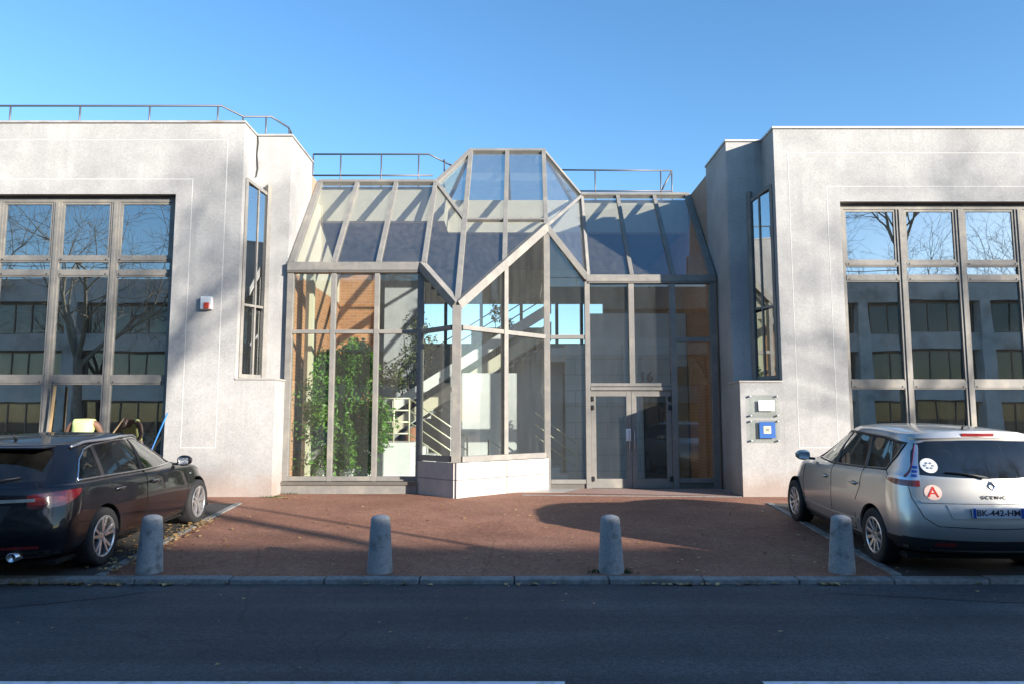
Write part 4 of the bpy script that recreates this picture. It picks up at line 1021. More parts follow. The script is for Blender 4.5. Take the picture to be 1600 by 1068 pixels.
class Car:
    def __init__(s, name, loc, rz, label, rings, paint):
        s.root = empty(name, loc, rz, label, 'car'); s.root['_local'] = 1
        s.bm = car_shell(rings); s.bvh = BVHTree.FromBMesh(s.bm); s.paint = paint; s.cofs = (0.33, 0.70, -0.13)
    def hit(s, o, d):
        h_ = s.bvh.ray_cast(Vector(o), Vector(d))
        return (h_[0], h_[1]) if h_[0] is not None else (None, None)
    def cast(s, view, u, v):
        if view == 'L': return s.hit((u, 3, v), (0, -1, 0))
        if view == 'R': return s.hit((u, -3, v), (0, 1, 0))
        if view == 'B': return s.hit((-3, u, v), (1, 0, 0))
        if view == 'F': return s.hit((8, u, v), (-1, 0, 0))
        if view == 'T': return s.hit((u, v, 4), (0, 0, -1))
        k = math.sqrt(.5)   # rear corners at 45 degrees: u runs along the perpendicular
        u = (u-s.cofs[0])*s.cofs[1]+s.cofs[2]
        if view == 'CL': return s.hit((-2+u*k, 2+0.9+u*k, v), (k, -k, 0)) 
        if view == 'CR': return s.hit((-2+u*k, -2-0.9-u*k, v), (k, k, 0))
    def patch(s, name, view, poly, m, off=0.003, th=0.006, parent=None, step=0.05, label=None):
        """thin closed panel of the given outline laid on the body surface"""
        bm = bmesh.new(); vs = [bm.verts.new((p[0], p[1], 0)) for p in poly]; bm.faces.new(vs)
        us = [p[0] for p in poly]; ws = [p[1] for p in poly]
        for ax, lst in ((0, us), (1, ws)):
            x_ = min(lst)+step
            while x_ < max(lst)-0.001:
                co = Vector((0,0,0)); no = Vector((0,0,0)); co[ax] = x_; no[ax] = 1
                bmesh.ops.bisect_plane(bm, geom=bm.verts[:]+bm.edges[:]+bm.faces[:], dist=1e-6, plane_co=co, plane_no=no)
                x_ += step
        bmesh.ops.triangulate(bm, faces=[f for f in bm.faces if len(f.verts) > 4])
        top = {}; bot = {}; bad = False
        verts = list(bm.verts); bm.verts.index_update()
        out = []; ok = []
        for v in verts:
            p, n_ = s.cast(view, v.co.x, v.co.y)
            ok.append(p is not None)
            if p is None: p = Vector((0,0,0)); n_ = Vector((0,0,1))
            out.append((p+n_*off, p+n_*(off-th)))
        nV = len(verts); mb = MB()
        mb.v = [tuple(o[0]) for o in out]+[tuple(o[1]) for o in out]
        for f in bm.faces:
            ix = [v.index for v in f.verts]
            if not all(ok[i] for i in ix): continue
            mb.f.append(tuple(ix)); mb.mi.append(0); mb.f.append(tuple(i+nV for i in reversed(ix))); mb.mi.append(0)
        for e in bm.edges:
            if len(e.link_faces) == 1 and all(ok[v.index] for v in e.link_faces[0].verts):
                a, b = e.verts[0].index, e.verts[1].index
                mb.f.append((a, b, b+nV, a+nV)); mb.mi.append(0)
        bm.free()
        o = mb.build(name, m, parent or s.root, label=label)
        b2 = bmesh.new(); b2.from_mesh(o.data); bmesh.ops.recalc_face_normals(b2, faces=b2.faces)
        for f in b2.faces: f.smooth = True
        b2.to_mesh(o.data); b2.free()
        o.data.set_sharp_from_angle(angle=R(50))
        return o
    def strip(s, name, view, pts, r, m, off=0.0, n=6, parent=None, sub=6):
        P = []
        for (a, b) in zip(pts, pts[1:]):
            for k in range(sub):
                t = k/sub; p, n_ = s.cast(view, a[0]+(b[0]-a[0])*t, a[1]+(b[1]-a[1])*t)
                if p is not None: P.append(p+n_*off)
        p, n_ = s.cast(view, *pts[-1])
        if p is not None: P.append(p+n_*off)
        if len(P) < 2: return None
        return MB().tube(P, r, n).build(name, m, parent or s.root, smooth=True)
    def hole(s, view, poly):
        if view in 'LR':
            sg = 1 if view == 'L' else -1
            cut_hole(s.bm, poly, (0, 2), lambda f: f.calc_center_median().y*sg > 0.2 and f.normal.y*sg > 0.05)
        elif view == 'B': cut_hole(s.bm, poly, (1, 2), lambda f: f.normal.x < -0.15 and f.calc_center_median().x < 1.2)
        elif view == 'F': cut_hole(s.bm, poly, (1, 2), lambda f: f.normal.x > 0.1 and f.calc_center_median().x > 2.3)
    def finish(s):
        me = bpy.data.meshes.new('body')
        # lip of every hole: push the rim inwards a little
        be = [e for e in s.bm.edges if len(e.link_faces) == 1]
        cen = Vector((2.3, 0, 0.8))
        r_ = bmesh.ops.extrude_edge_only(s.bm, edges=be)
        for v in [g_ for g_ in r_['geom'] if isinstance(g_, bmesh.types.BMVert)]:
            v.co.y *= 0.965; v.co.x += 0.02*(1 if v.co.x < 1.0 and abs(v.co.y) < 0.72 else 0)
        for f in s.bm.faces: f.smooth = True
        s.bm.to_mesh(me); s.bm.free()
        me.materials.append(MAT[s.paint]); me.set_sharp_from_angle(angle=R(38))
        s.body = link('body', me, s.root)
    def wheel(s, x_, side, r, w, yo, rim_r, spokes, twin, m='alloy', dirt=False):
        yc = side*(yo-w/2)
        sg = side
        prof = [(rim_r, -w*0.46), (rim_r+0.02, -w*0.5), (r-0.035, -w*0.52), (r-0.010, -w*0.47), (r, -w*0.36), (r, w*0.36), (r-0.010, w*0.47), (r-0.035, w*0.52), (rim_r+0.02, w*0.5), (rim_r, w*0.46)]
        t = MB().lathe([(a, h_*1) for a, h_ in prof], 44, (x_, yc, r-0.006), 'y', close=False).build('wheel', 'tyre', s.root, smooth=True)
        c = Vector((x_, yc, r-0.006)); of = sg*w*0.5
        R_ = MB()
        R_.lathe([(rim_r+0.004, sg*w*0.46), (rim_r+0.004, of*0.98), (rim_r-0.012, of*1.01), (rim_r-0.026, of*0.92), (rim_r-0.032, -sg*w*0.3)], 44, c, 'y')
        R_.lathe([(0.0, of*0.80), (0.03, of*0.80), (0.062, of*0.76), (0.07, of*0.55)], 20, c, 'y')
        for k in range(spokes):
            a0_ = 2*math.pi*k/spokes + 0.3
            for da in ((-0.13, 0.13) if twin else (0,)):
                a_ = a0_+da; a2 = a0_+da*1.55
                p = c+Vector((0.045*math.cos(a0_+da*.9), of*0.70, 0.045*math.sin(a0_+da*.9))); q = c+Vector(((rim_r-0.02)*math.cos(a2), of*0.86, (rim_r-0.02)*math.sin(a2)))
                R_.bar(p, q, 0.034 if twin else 0.04, 0.030, (0, sg, 0))
        R_.build('rim', m, t, bevel=0.004)
        MB().lathe([(0.0, of*0.1), (rim_r-0.03, of*0.1)], 30, c, 'y').build('wheel_well', 'alloy_dark', t)
        MB().lathe([(0.06, of*0.3), (rim_r*0.68, of*0.3), (rim_r*0.68, of*0.2)], 30, c, 'y').build('brake_disc', 'brake_disc', t)
        for k in range(5):
            a_ = 2*math.pi*k/5; MB().lathe([(0, of*0.8), (0.009, of*0.8), (0.009, of*0.6)], 8, c+Vector((0.04*math.cos(a_), 0, 0.04*math.sin(a_))), 'y').build('wheel_bolt', 'alloy_dark', t)
        return t
    def arches(s, axles, r_arch, zc, r_t):
        for x_ in axles:
            poly = [(x_+r_arch*math.cos(a), zc+r_arch*math.sin(a)) for a in [math.pi*2*k/36 for k in range(36)]]
            for vw in 'LR': s.hole(vw, poly)
            for sg in (1, -1):
                mb = MB(); n = 18; k0 = 0; vs = []; fs = []
                for k in range(n+1):
                    a = math.pi*(-0.12+1.24*k/n)
                    for yy in (0.875, 0.55): vs.append((x_+(r_arch+0.012)*math.cos(a), sg*yy, zc+(r_arch+0.012)*math.sin(a)))
                for k in range(n): fs.append((2*k, 2*k+1, 2*k+3, 2*k+2))
                mb.add(vs, fs).build('wheel_arch', 'gap', s.root)
    def interior(s, rows, floor_z, x0, x1, w=0.62, dash=None):
        MB().box(x0, x1, -w-0.1, w+0.1, floor_z, floor_z+0.04).build('cabin_floor', 'seat_cloth', s.root)
        for (x_, ys_, hz_) in rows:
            for y_ in ys_:
                mb = MB()
                mb.bar((x_+0.25, y_, hz_-0.22), (x_+0.75-0.25, y_, hz_-0.20), 0.46, 0.14, (0, 0, 1))
                mb.bar((x_+0.06, y_, hz_-0.2), (x_-0.12, y_, hz_+0.42), 0.46, 0.13, (-1, 0, 0))
                st_ = mb.build('seat', 'seat_cloth', s.root, bevel=0.05)
                MB().bar((x_-0.13, y_, hz_+0.46), (x_-0.16, y_, hz_+0.64), 0.26, 0.10, (-1, 0, 0)).build('headrest', 'seat_cloth', st_, bevel=0.04)
        if dash:
            MB().box(dash, dash+0.45, -0.66, 0.66, 0.70, dash and 0.96).build('dashboard', 'seat_cloth', s.root, bevel=0.06)
            mb = MB(); pts = [(dash-0.12+0.06*math.cos(a), 0.36+0.18*math.sin(a), 0.92+0.17*math.cos(a)) for a in [2*math.pi*k/20 for k in range(21)]]
            mb.tube(pts, 0.015, 6).build('steering_wheel', 'car_plastic', s.root, smooth=True)
    def mirror(s, x_, z_, w_out, paint):
        for sg in (1, -1):
            y0 = sg*(w_out)
            mb = MB(); n = 14; prof = []
            # a rounded shell: superellipse sections from base to tip
            rings_ = []
            for k in range(7):
                t = k/6; yy = y0+sg*(0.02+0.20*t); sc_ = (0.55, .88, 1.0, 1.0, .94, .78, .40)[k]
                ring = []
                for j in range(n):
                    a = 2*math.pi*j/n; ca, sa = math.cos(a), math.sin(a)
                    rx_ = 0.055*abs(ca)**0.7*(1 if ca > 0 else -1); rz_ = 0.078*abs(sa)**0.75*(1 if sa > 0 else -1)
                    ring.append((x_+rx_*sc_-0.02*t, yy, z_+rz_*sc_+0.006*t))
                rings_.append(ring)
            vs = [p for r_ in rings_ for p in r_]; fs = []
            for i in range(6):
                for j in range(n): fs.append((i*n+j, i*n+(j+1) % n, (i+1)*n+(j+1) % n, (i+1)*n+j))
            fs += [tuple(range(n)), tuple(range(6*n, 7*n))[::-1]]
            mb.add(vs, fs); m_ = mb.build('door_mirror', paint, s.root, smooth=True)
            MB().bar((x_+0.02, y0-sg*0.06, z_-0.055), (x_, y0+sg*0.06, z_-0.045), 0.06, 0.035, (0,0,1)).build('mirror_foot', 'car_plastic', m_, bevel=0.01)
            MB().slab([(x_-0.062,y0+sg*0.05,z_-0.05),(x_-0.066,y0+sg*0.19,z_-0.045),(x_-0.066,y0+sg*0.19,z_+0.05),(x_-0.062,y0+sg*0.05,z_+0.05)], 0.004).build('mirror_glass', 'chrome', m_)
    def handle(s, view, x_, z_, m):
        sg = 1 if view == 'L' else -1
        p, n_ = s.cast(view, x_, z_)
        if p is None: return
        s.patch('handle_recess', view, smooth_poly([(x_-0.055, z_-0.022), (x_+0.055, z_-0.022), (x_+0.055, z_+0.018), (x_-0.055, z_+0.018)], 4), 'gap', 0.0015, 0.004)
        q0, n0 = s.cast(view, x_-0.10, z_+0.006); q1, n1 = s.cast(view, x_+0.10, z_)
        pts = [q0+n0*0.004, q0.lerp(p, .4)+n_*0.026, p+n_*0.030, q1.lerp(p, .4)+n_*0.026, q1+n1*0.004]
        MB().tube(pts, [0.010, 0.014, 0.015, 0.014, 0.010], 8).build('door_handle', m, s.root, smooth=True)
def placed_text(car, txt, size, m, name, pos, parent, nz=0.0):
    """lettering on the tail, readable from behind: text x runs towards -y"""
    mt_ = Matrix.Translation(pos) @ Matrix(((0,0,-1,0),(-1,0,0,0),(0,1,0,0),(0,0,0,1)))
    return text_mesh(txt, size, m, name, parent, mt_, 0.0015, bold=0.0015)

# ------------------------------------------------------------------ black estate car
Z = lambda a, b, c_, d=None: [(0.1, a), (1.3, b), (2.6, b if d is None else d), (4.5, c_)]
ring_b = [
 (0.30, .25, .66, .70, .62, 4.70, .5, Z(.24, .20, .22)),
 (0.10, .30, .82, .85, .76, 4.82, .5, Z(.29, .21, .22)),
 (0.03, .33, .885, .895, .82, 4.89, .55, Z(.40, .31, .34)),
 (0.00, .35, .910, .918, .85, 4.91, .60, Z(.54, .48, .50)),
 (0.02, .37, .915, .928, .86, 4.90, .65, Z(.68, .64, .62)),
 (0.05, .39, .908, .920, .85, 4.85, .70, Z(.82, .79, .72)),
 (0.07, .40, .895, .905, .83, 4.74, .70, [(0.1,.94),(1.3,.91),(2.6,.89),(3.6,.90),(4.3,.84),(4.7,.78)]),
 (0.10, .40, .872, .875, .78, 4.35, .60, [(0.1,1.01),(1.3,.985),(2.6,.955),(3.5,.955),(4.3,.89)]),
 (0.14, .40, .840, .842, .73, 3.78, .50, [(0.1,1.045),(1.3,1.015),(2.6,.985),(3.7,.99)]),
 (0.24, .39, .790, .800, .69, 3.50, .48, [(0.1,1.16),(1.3,1.14),(2.6,1.12),(3.4,1.11)]),
 (0.37, .36, .725, .745, .64, 3.16, .45, [(0.2,1.28),(1.3,1.29),(2.2,1.28),(3.0,1.26)]),
 (0.47, .32, .655, .690, .58, 2.86, .40, [(0.3,1.385),(1.3,1.425),(2.0,1.43),(2.8,1.385)]),
 (0.50, .28, .580, .620, .52, 2.72, .36, [(0.3,1.425),(1.3,1.478),(2.0,1.485),(2.7,1.435)]),
 (0.56, .25, .38, .42, .36, 2.62, .32, [(0.3,1.440),(1.3,1.500),(2.0,1.508),(2.6,1.458)]),
 (0.64, .22, .16, .18, .16, 2.54, .3, [(0.3,1.446),(1.3,1.508),(2.0,1.516),(2.5,1.466)]),
]
bc = Car('estate_car', (-5.55, 7.55, 0.0), R(91.6), 'black estate car with chrome window line and alloy wheels parked on the left', ring_b, 'paint_black')
AXB = (1.06, 3.797)
quarter = smooth_poly([(0.66,1.062),(1.10,1.048),(1.10,1.372),(0.92,1.335),(0.76,1.235)], 4, (0,1,2))
rdoor = smooth_poly([(1.17,1.046),(2.02,1.022),(2.08,1.405),(1.60,1.412),(1.17,1.388)], 4, (0,1,2,4))
fdoor = smooth_poly([(2.12,1.020),(3.26,1.000),(3.02,1.17),(2.70,1.335),(2.46,1.395),(2.16,1.408)], 4, (0,1,5))
for vw in 'LR':
    for pl in (quarter, rdoor, fdoor): bc.hole(vw, pl)
rear_gl = smooth_poly([(-.60,1.075),(0,1.06),(.60,1.075),(.665,1.10),(.565,1.372),(.3,1.392),(0,1.397),(-.3,1.392),(-.565,1.372),(-.665,1.10)], 3)
bc.hole('B', rear_gl)
wind = smooth_poly([(-.62,1.05),(0,1.04),(.62,1.05),(.54,1.36),(0,1.40),(-.54,1.36)], 3)
bc.hole('F', wind)
bc.arches(AXB, 0.372, 0.345, 0.34)
dlo = [(0.60,1.045),(0.78,1.258),(0.95,1.362),(1.17,1.405),(1.60,1.430),(2.10,1.426),(2.48,1.413),(2.73,1.352),(3.05,1.185),(3.34,0.995)]
for vw in 'LR':
    bc.patch('side_window', vw, quarter, 'privacy_glass', -0.006, 0.004); bc.patch('side_window', vw, rdoor, 'privacy_glass', -0.006, 0.004); bc.patch('side_window', vw, fdoor, 'car_glass', -0.006, 0.004)
    bc.patch('pillar_trim', vw, [(1.10,1.045),(1.17,1.043),(1.17,1.39),(1.10,1.375)], 'car_plastic', 0.002, 0.006)
    bc.patch('pillar_trim', vw, [(2.02,1.02),(2.12,1.018),(2.16,1.41),(2.08,1.408)], 'car_plastic', 0.002, 0.006)
    bc.strip('chrome_trim', vw, dlo, 0.010, 'chrome', 0.0); bc.strip('chrome_trim', vw, [(0.60,1.045),(1.2,1.030),(2.1,1.005),(3.34,0.985)], 0.011, 'chrome', 0.0)
    for ln in ([(2.09,1.01),(2.07,0.7),(2.09,0.30),(2.14,0.27)], [(1.16,1.03),(1.24,0.86),(1.36,0.70)], [(1.42,0.55),(1.46,0.30)], [(3.36,0.985),(3.42,0.7),(3.38,0.30)], [(1.46,0.285),(2.1,0.265),(3.38,0.265)], [(3.45,.93),(4.2,.80)]):
        bc.strip('panel_gap', vw, ln, 0.006, 'gap', -0.0015)
    bc.handle(vw, 1.36, 0.845, 'paint_black'); bc.handle(vw, 2.27, 0.832, 'paint_black')
    bc.strip('handle_chrome', vw, [(1.27,0.862),(1.45,0.860)], 0.007, 'chrome', 0.034); bc.strip('handle_chrome', vw, [(2.18,0.850),(2.36,0.847)], 0.007, 'chrome', 0.034)
    bc.patch('side_repeater', vw, smooth_poly([(3.50,.795),(3.56,.795),(3.56,.815),(3.50,.815)], 3), 'lamp_clear', 0.003, 0.006)
    bc.strip('roof_rail', vw, [(0.75,1.395),(1.0,1.432),(1.8,1.452),(2.45,1.425),(2.68,1.375)], 0.017, 'galv', 0.022, 8)
    # wrap-round tail lamp, red outer and dark lens
    cv = 'CL' if vw == 'L' else 'CR'
    bc.patch('tail_lamp', cv, smooth_poly([(0.33,0.80),(0.52,0.80),(0.80,0.815),(1.02,0.885),(1.10,0.955),(1.0,0.965),(0.7,0.962),(0.40,0.945),(0.33,0.93)], 4, (0,8)), 'lamp_dark_red', 0.004, 0.02, step=0.04)
    bc.patch('tail_lamp_lens', cv, smooth_poly([(0.36,0.84),(0.55,0.838),(0.74,0.85),(0.84,0.885),(0.70,0.915),(0.36,0.905)], 4), 'lamp_red', 0.007, 0.006, step=0.04)
    bc.patch('reflector', 'B', [((.40 if vw == 'L' else -.72), .385), ((.72 if vw == 'L' else -.40), .385), ((.72 if vw == 'L' else -.40), .415), ((.40 if vw == 'L' else -.72), .415)], 'lamp_red', 0.004, 0.012)
    sg = 1 if vw == 'L' else -1
    MB().lathe([(0.048, 0.14), (0.050, -0.03), (0.043, -0.035), (0.040, 0.08), (0, 0.08)], 20, (0.06, sg*0.52, 0.315), 'x').build('exhaust_tip', 'chrome', bc.root, smooth=True)
    bc.strip('panel_gap', 'B', [(sg*.60,1.05),(sg*.72,.97),(sg*.70,.80),(sg*.60,.70),(sg*.55,.62),(0,.61)], 0.004, 'gap', -0.001)
bc.patch('rear_window', 'B', rear_gl, 'privacy_glass', -0.006, 0.004, step=0.08)
bc.patch('windscreen', 'F', wind, 'car_glass', -0.006, 0.004, step=0.1)
bc.patch('chrome_bar', 'B', smooth_poly([(-.66,.872),(0,.862),(.66,.872),(.66,.905),(0,.897),(-.66,.905)], 3, (0,2,3,5)), 'chrome', 0.012, 0.016)
bc.patch('plate_recess', 'B', smooth_poly([(-.40,.67),(.40,.67),(.46,.84),(-.46,.84)], 2, (0,1,2,3)), 'car_plastic', 0.002, 0.006)
bc.patch('number_plate', 'B', [(-.26,.70),(.26,.70),(.26,.81),(-.26,.81)], 'plate_white', 0.010, 0.008)
bc.patch('bumper_valance', 'B', smooth_poly([(-.74,.27),(.74,.27),(.80,.36),(-.80,.36)], 3, (0,1,2,3)), 'car_plastic', 0.003, 0.012)
bc.patch('brake_light', 'B', [(-.20,1.405),(.20,1.405),(.20,1.42),(-.20,1.42)], 'lamp_red', 0.004, 0.01)
MB().box(0.34, 0.60, -0.60, 0.60, 1.412, 1.432).build('spoiler', 'paint_black', bc.root, bevel=0.01)
w_p = [bc.cast('B', 0.0, 1.10)[0]+Vector((-.02,0,0)), bc.cast('B', -0.25, 1.09)[0]+Vector((-.02,0,0)), bc.cast('B', -0.45, 1.12)[0]+Vector((-.018,0,0))]
MB().tube(w_p, 0.009, 6).build('rear_wiper', 'car_plastic', bc.root, smooth=True)
MB().tube([(0.85,0.0,1.48),(0.80,0.0,1.55)], [0.016, 0.006], 8).build('roof_aerial', 'car_plastic', bc.root, smooth=True)
MB().box(0.35, 4.5, -0.78, 0.78, 0.17, 0.215).build('underbody', 'gap', bc.root)
for ax in AXB:
    for sd in (1, -1): bc.wheel(ax, sd, 0.339, 0.235, 0.915, 0.240, 5, True)
bc.interior([(1.15, (-.38, .38), 0.72), (2.1, (-.38, .38), 0.70)], 0.30, 0.5, 3.3, dash=2.95)
bc.mirror(3.06, 1.035, 0.865, 'paint_black')
bc.finish()

# ------------------------------------------------------------------ silver people carrier
ring_s = [
 (0.30, .25, .66, .70, .62, 4.36, .5, Z(.24, .21, .23)),
 (0.10, .28, .81, .85, .76, 4.47, .5, Z(.30, .22, .23)),
 (0.03, .31, .880, .890, .82, 4.54, .55, Z(.41, .32, .36)),
 (0.00, .33, .908, .915, .85, 4.56, .58, Z(.55, .49, .52)),
 (0.02, .34, .912, .922, .86, 4.54, .62, Z(.70, .66, .65)),
 (0.06, .34, .905, .918, .85, 4.48, .65, Z(.85, .82, .78)),
 (0.09, .33, .892, .905, .83, 4.36, .66, [(0.1,.99),(1.3,.955),(2.6,.93),(3.5,.95),(4.2,.89)]),
 (0.11, .32, .870, .880, .78, 4.02, .58, [(0.1,1.085),(1.3,1.04),(2.6,1.005),(3.4,1.02),(4.0,.985)]),
 (0.13, .31, .845, .855, .74, 3.66, .50, [(0.1,1.14),(1.3,1.085),(2.6,1.045),(3.6,1.06)]),
 (0.18, .30, .800, .812, .69, 3.36, .46, [(0.1,1.26),(1.3,1.21),(2.6,1.175),(3.3,1.18)]),
 (0.25, .28, .745, .762, .64, 3.05, .44, [(0.2,1.40),(1.3,1.37),(2.2,1.345),(3.0,1.33)]),
 (0.33, .26, .690, .706, .58, 2.76, .40, [(0.3,1.515),(1.3,1.525),(2.0,1.52),(2.7,1.465)]),
 (0.34, .24, .620, .640, .52, 2.60, .36, [(0.3,1.560),(1.3,1.585),(2.0,1.585),(2.6,1.525)]),
 (0.38, .22, .40, .43, .36, 2.48, .32, [(0.3,1.585),(1.3,1.612),(2.0,1.612),(2.5,1.552)]),
 (0.46, .20, .17, .19, .16, 2.40, .3, [(0.3,1.594),(1.3,1.622),(2.0,1.622),(2.4,1.562)]),
]
scar = Car('people_carrier', (5.07, 7.85, 0.0), R(87.2), 'silver people carrier with round stickers on its tailgate parked on the right', ring_s, 'paint_silver'); scar.cofs = (0.475, 0.76, -0.02)
AXS = (0.89, 3.66)
quarter = smooth_poly([(0.66,1.145),(1.16,1.115),(1.22,1.485),(0.86,1.475),(0.50,1.440),(0.54,1.30)], 3, (0,1,2,4))
rdoor = smooth_poly([(1.22,1.112),(2.06,1.078),(2.10,1.490),(1.70,1.500),(1.27,1.488)], 3, (0,1,2,4))
fdoor = smooth_poly([(2.15,1.075),(3.20,1.068),(2.92,1.25),(2.62,1.405),(2.40,1.465),(2.19,1.485)], 3, (0,1,5))
for vw in 'LR':
    for pl in (quarter, rdoor, fdoor): scar.hole(vw, pl)
rear_gl = smooth_poly([(-.70,1.115),(0,1.085),(.70,1.115),(.735,1.16),(.630,1.445),(.3,1.485),(0,1.492),(-.3,1.485),(-.630,1.445),(-.735,1.16)], 3)
scar.hole('B', rear_gl)
wind = smooth_poly([(-.62,1.12),(0,1.10),(.62,1.12),(.54,1.45),(0,1.50),(-.54,1.45)], 3); scar.hole('F', wind)
scar.arches(AXS, 0.362, 0.335, 0.325)
for vw in 'LR':
    sg = 1 if vw == 'L' else -1
    scar.patch('side_window', vw, quarter, 'privacy_glass', -0.006, 0.004); scar.patch('side_window', vw, rdoor, 'privacy_glass', -0.006, 0.004); scar.patch('side_window', vw, fdoor, 'car_glass', -0.006, 0.004)
    scar.patch('pillar_trim', vw, [(1.16,1.112),(1.22,1.110),(1.27,1.49),(1.22,1.488)], 'car_plastic', 0.002, 0.006)
    scar.patch('pillar_trim', vw, [(2.06,1.076),(2.15,1.073),(2.19,1.488),(2.10,1.492)], 'car_plastic', 0.002, 0.006)
    out = [(0.63,1.130),(1.2,1.098),(2.1,1.062),(3.26,1.055)]
    scar.strip('window_seal', vw, out, 0.013, 'car_plastic', -0.002)
    scar.strip('window_seal', vw, [(0.63,1.130),(0.51,1.30),(0.475,1.448),(0.86,1.488),(1.25,1.502),(1.70,1.513),(2.2,1.502),(2.42,1.482),(2.65,1.42),(2.95,1.262),(3.26,1.055)], 0.017, 'car_plastic', -0.004)
    for ln in ([(2.13,1.07),(2.10,0.8),(2.12,0.33),(2.17,0.29)], [(1.20,1.10),(1.22,0.86),(1.34,0.68)], [(1.36,0.52),(1.40,0.31)], [(3.24,1.05),(3.28,0.7),(3.22,0.31)], [(1.40,0.305),(2.15,0.29),(3.22,0.29)], [(0.62,1.12),(0.45,1.02)]):
        scar.strip('panel_gap', vw, ln, 0.006, 'gap', -0.0015)
    scar.patch('sill_moulding', vw, smooth_poly([(1.30,0.40),(2.2,0.375),(3.2,0.385),(3.2,0.425),(2.2,0.415),(1.30,0.45)], 2, (0,2,3,5)), 'paint_silver', 0.012, 0.018)
    scar.patch('sill', vw, [(1.30,0.235),(3.22,0.235),(3.22,0.275),(1.30,0.275)], 'car_plastic', 0.004, 0.012)
    scar.handle(vw, 1.38, 0.885, 'paint_silver'); scar.handle(vw, 2.30, 0.870, 'paint_silver')
    # boomerang tail lamp: tall clear blade on the pillar, red foot reaching round the side
    cv = 'CL' if vw == 'L' else 'CR'
    scar.patch('tail_lamp', cv, smooth_poly([(0.475,0.985),(0.62,0.98),(0.84,0.995),(0.99,1.035),(1.0,1.065),(0.84,1.075),(0.69,1.085),(0.632,1.15),(0.620,1.27),(0.630,1.40),(0.620,1.435),(0.575,1.42),(0.545,1.28),(0.505,1.14)], 4, (0,)), 'lamp_clear', 0.005, 0.02, step=0.04)
    scar.patch('red_lens', cv, smooth_poly([(0.48,0.99),(0.62,0.984),(0.84,0.998),(0.985,1.036),(0.98,1.058),(0.82,1.055),(0.62,1.050),(0.49,1.055)], 4, (0,7)), 'lamp_red', 0.009, 0.006, step=0.04)
    scar.patch('red_lens', cv, smooth_poly([(0.66,1.085),(0.70,1.09),(0.636,1.16),(0.626,1.28),(0.632,1.40),(0.618,1.425),(0.606,1.28),(0.612,1.16)], 4), 'lamp_red', 0.009, 0.006, step=0.04)
    for k in range(3):
        scar.patch('lamp_segment', cv, [(0.525+0.004*k,1.09+0.045*k),(0.60,1.09+0.045*k),(0.60,1.115+0.045*k),(0.530+0.004*k,1.115+0.045*k)], 'plate_blue', 0.009, 0.004, step=0.05)
    scar.patch('reflector', 'B', [(sg*.50-.10, .355), (sg*.50+.10, .355), (sg*.50+.10, .395), (sg*.50-.10, .395)], 'lamp_red', 0.006, 0.012)
    scar.strip('panel_gap', 'B', [(sg*.79,1.02),(sg*.775,.86),(sg*.70,.66),(sg*.58,.575),(0,.555)], 0.005, 'gap', -0.001)
    scar.patch('pillar_glass', 'B', [(sg*a_, z_) for (a_, z_) in ((.705,1.12),(.742,1.16),(.64,1.45),(.60,1.46),(.69,1.20))], 'gap', 0.001, 0.004)
scar.patch('rear_window', 'B', rear_gl, 'privacy_glass', -0.004, 0.004, step=0.08)
scar.patch('windscreen', 'F', wind, 'car_glass', -0.006, 0.004, step=0.1)
scar.patch('tailgate_spoiler', 'B', smooth_poly([(-.60,1.495),(0,1.515),(.60,1.495),(.56,1.545),(0,1.575),(-.56,1.545)], 3), 'paint_silver', 0.03, 0.035)
scar.patch('brake_light', 'B', [(-.17,1.522),(.17,1.522),(.17,1.558),(-.17,1.558)], 'lamp_red', 0.036, 0.01)
scar.patch('plate_surround', 'B', smooth_poly([(-.44,.66),(0,.65),(.44,.66),(.48,.80),(0,.80),(-.48,.80)], 3, (0,2,3,5)), 'paint_silver', 0.010, 0.012)
scar.patch('tailgate_ledge', 'B', [(-.70,.818),(.70,.818),(.72,.842),(-.72,.842)], 'paint_silver', 0.016, 0.018)
xq = scar.cast('B', 0.0, .70)[0].x-0.030
np_ = MB().box(xq, xq+0.02, -.26, .26, .675, .785).build('number_plate', 'plate_white', scar.root, bevel=0.003)
for sg in (1, -1): MB().box(xq-0.0015, xq+0.001, *sorted((sg*.226, sg*.257)), .678, .782).build('plate_band', 'plate_blue', np_)
placed_text(scar, 'BK-442-HM', 0.092, 'ink', 'registration', (xq-0.001, 0.0, .730), np_)
placed_text(scar, 'S C E N I C', 0.052, 'car_plastic', 'model_lettering', (scar.cast('B', 0.0, .885)[0].x-0.004, 0.0, .885), scar.root)
# diamond emblem
ex = scar.cast('B', 0.0, 1.01)[0].x-0.004
dm = MB(); o4 = [(0,.062),(.044,0),(0,-.062),(-.044,0)]; i4 = [(0,.030),(.021,0),(0,-.030),(-.021,0)]
vs = [(ex, y_, 1.01+z_) for (y_, z_) in o4]+[(ex, y_, 1.01+z_) for (y_, z_) in i4]+[(ex-.012, y_*.75, 1.01+z_*.75) for (y_, z_) in o4]
fs = []
for k in range(4):
    k2 = (k+1) % 4; fs += [(k, k2, 8+k2, 8+k), (8+k, 8+k2, 4+k2, 4+k)]
dm.add(vs, fs).build('emblem', 'chrome', scar.root)
def disc(view, u, v, r, m, name, off, parent=None):
    return scar.patch(name, view, [(u+r*math.cos(2*math.pi*k/24), v+r*math.sin(2*math.pi*k/24)) for k in range(24)], m, off, 0.003, parent=parent)
stA = disc('B', 0.585, 0.93, 0.082, 'sticker_pink', 'learner_sticker', 0.004); stA['label'] = 'round pale sticker with a red letter A'
pa, na = scar.cast('B', 0.585, 0.93)
tA = text_mesh('A', 0.165, 'sticker_red', 'letter', stA, Matrix.Translation(pa+na*0.006) @ (na.to_track_quat('Z', 'Y').to_matrix().to_4x4()), 0.001)
tA.data.transform(Matrix.Identity(4))
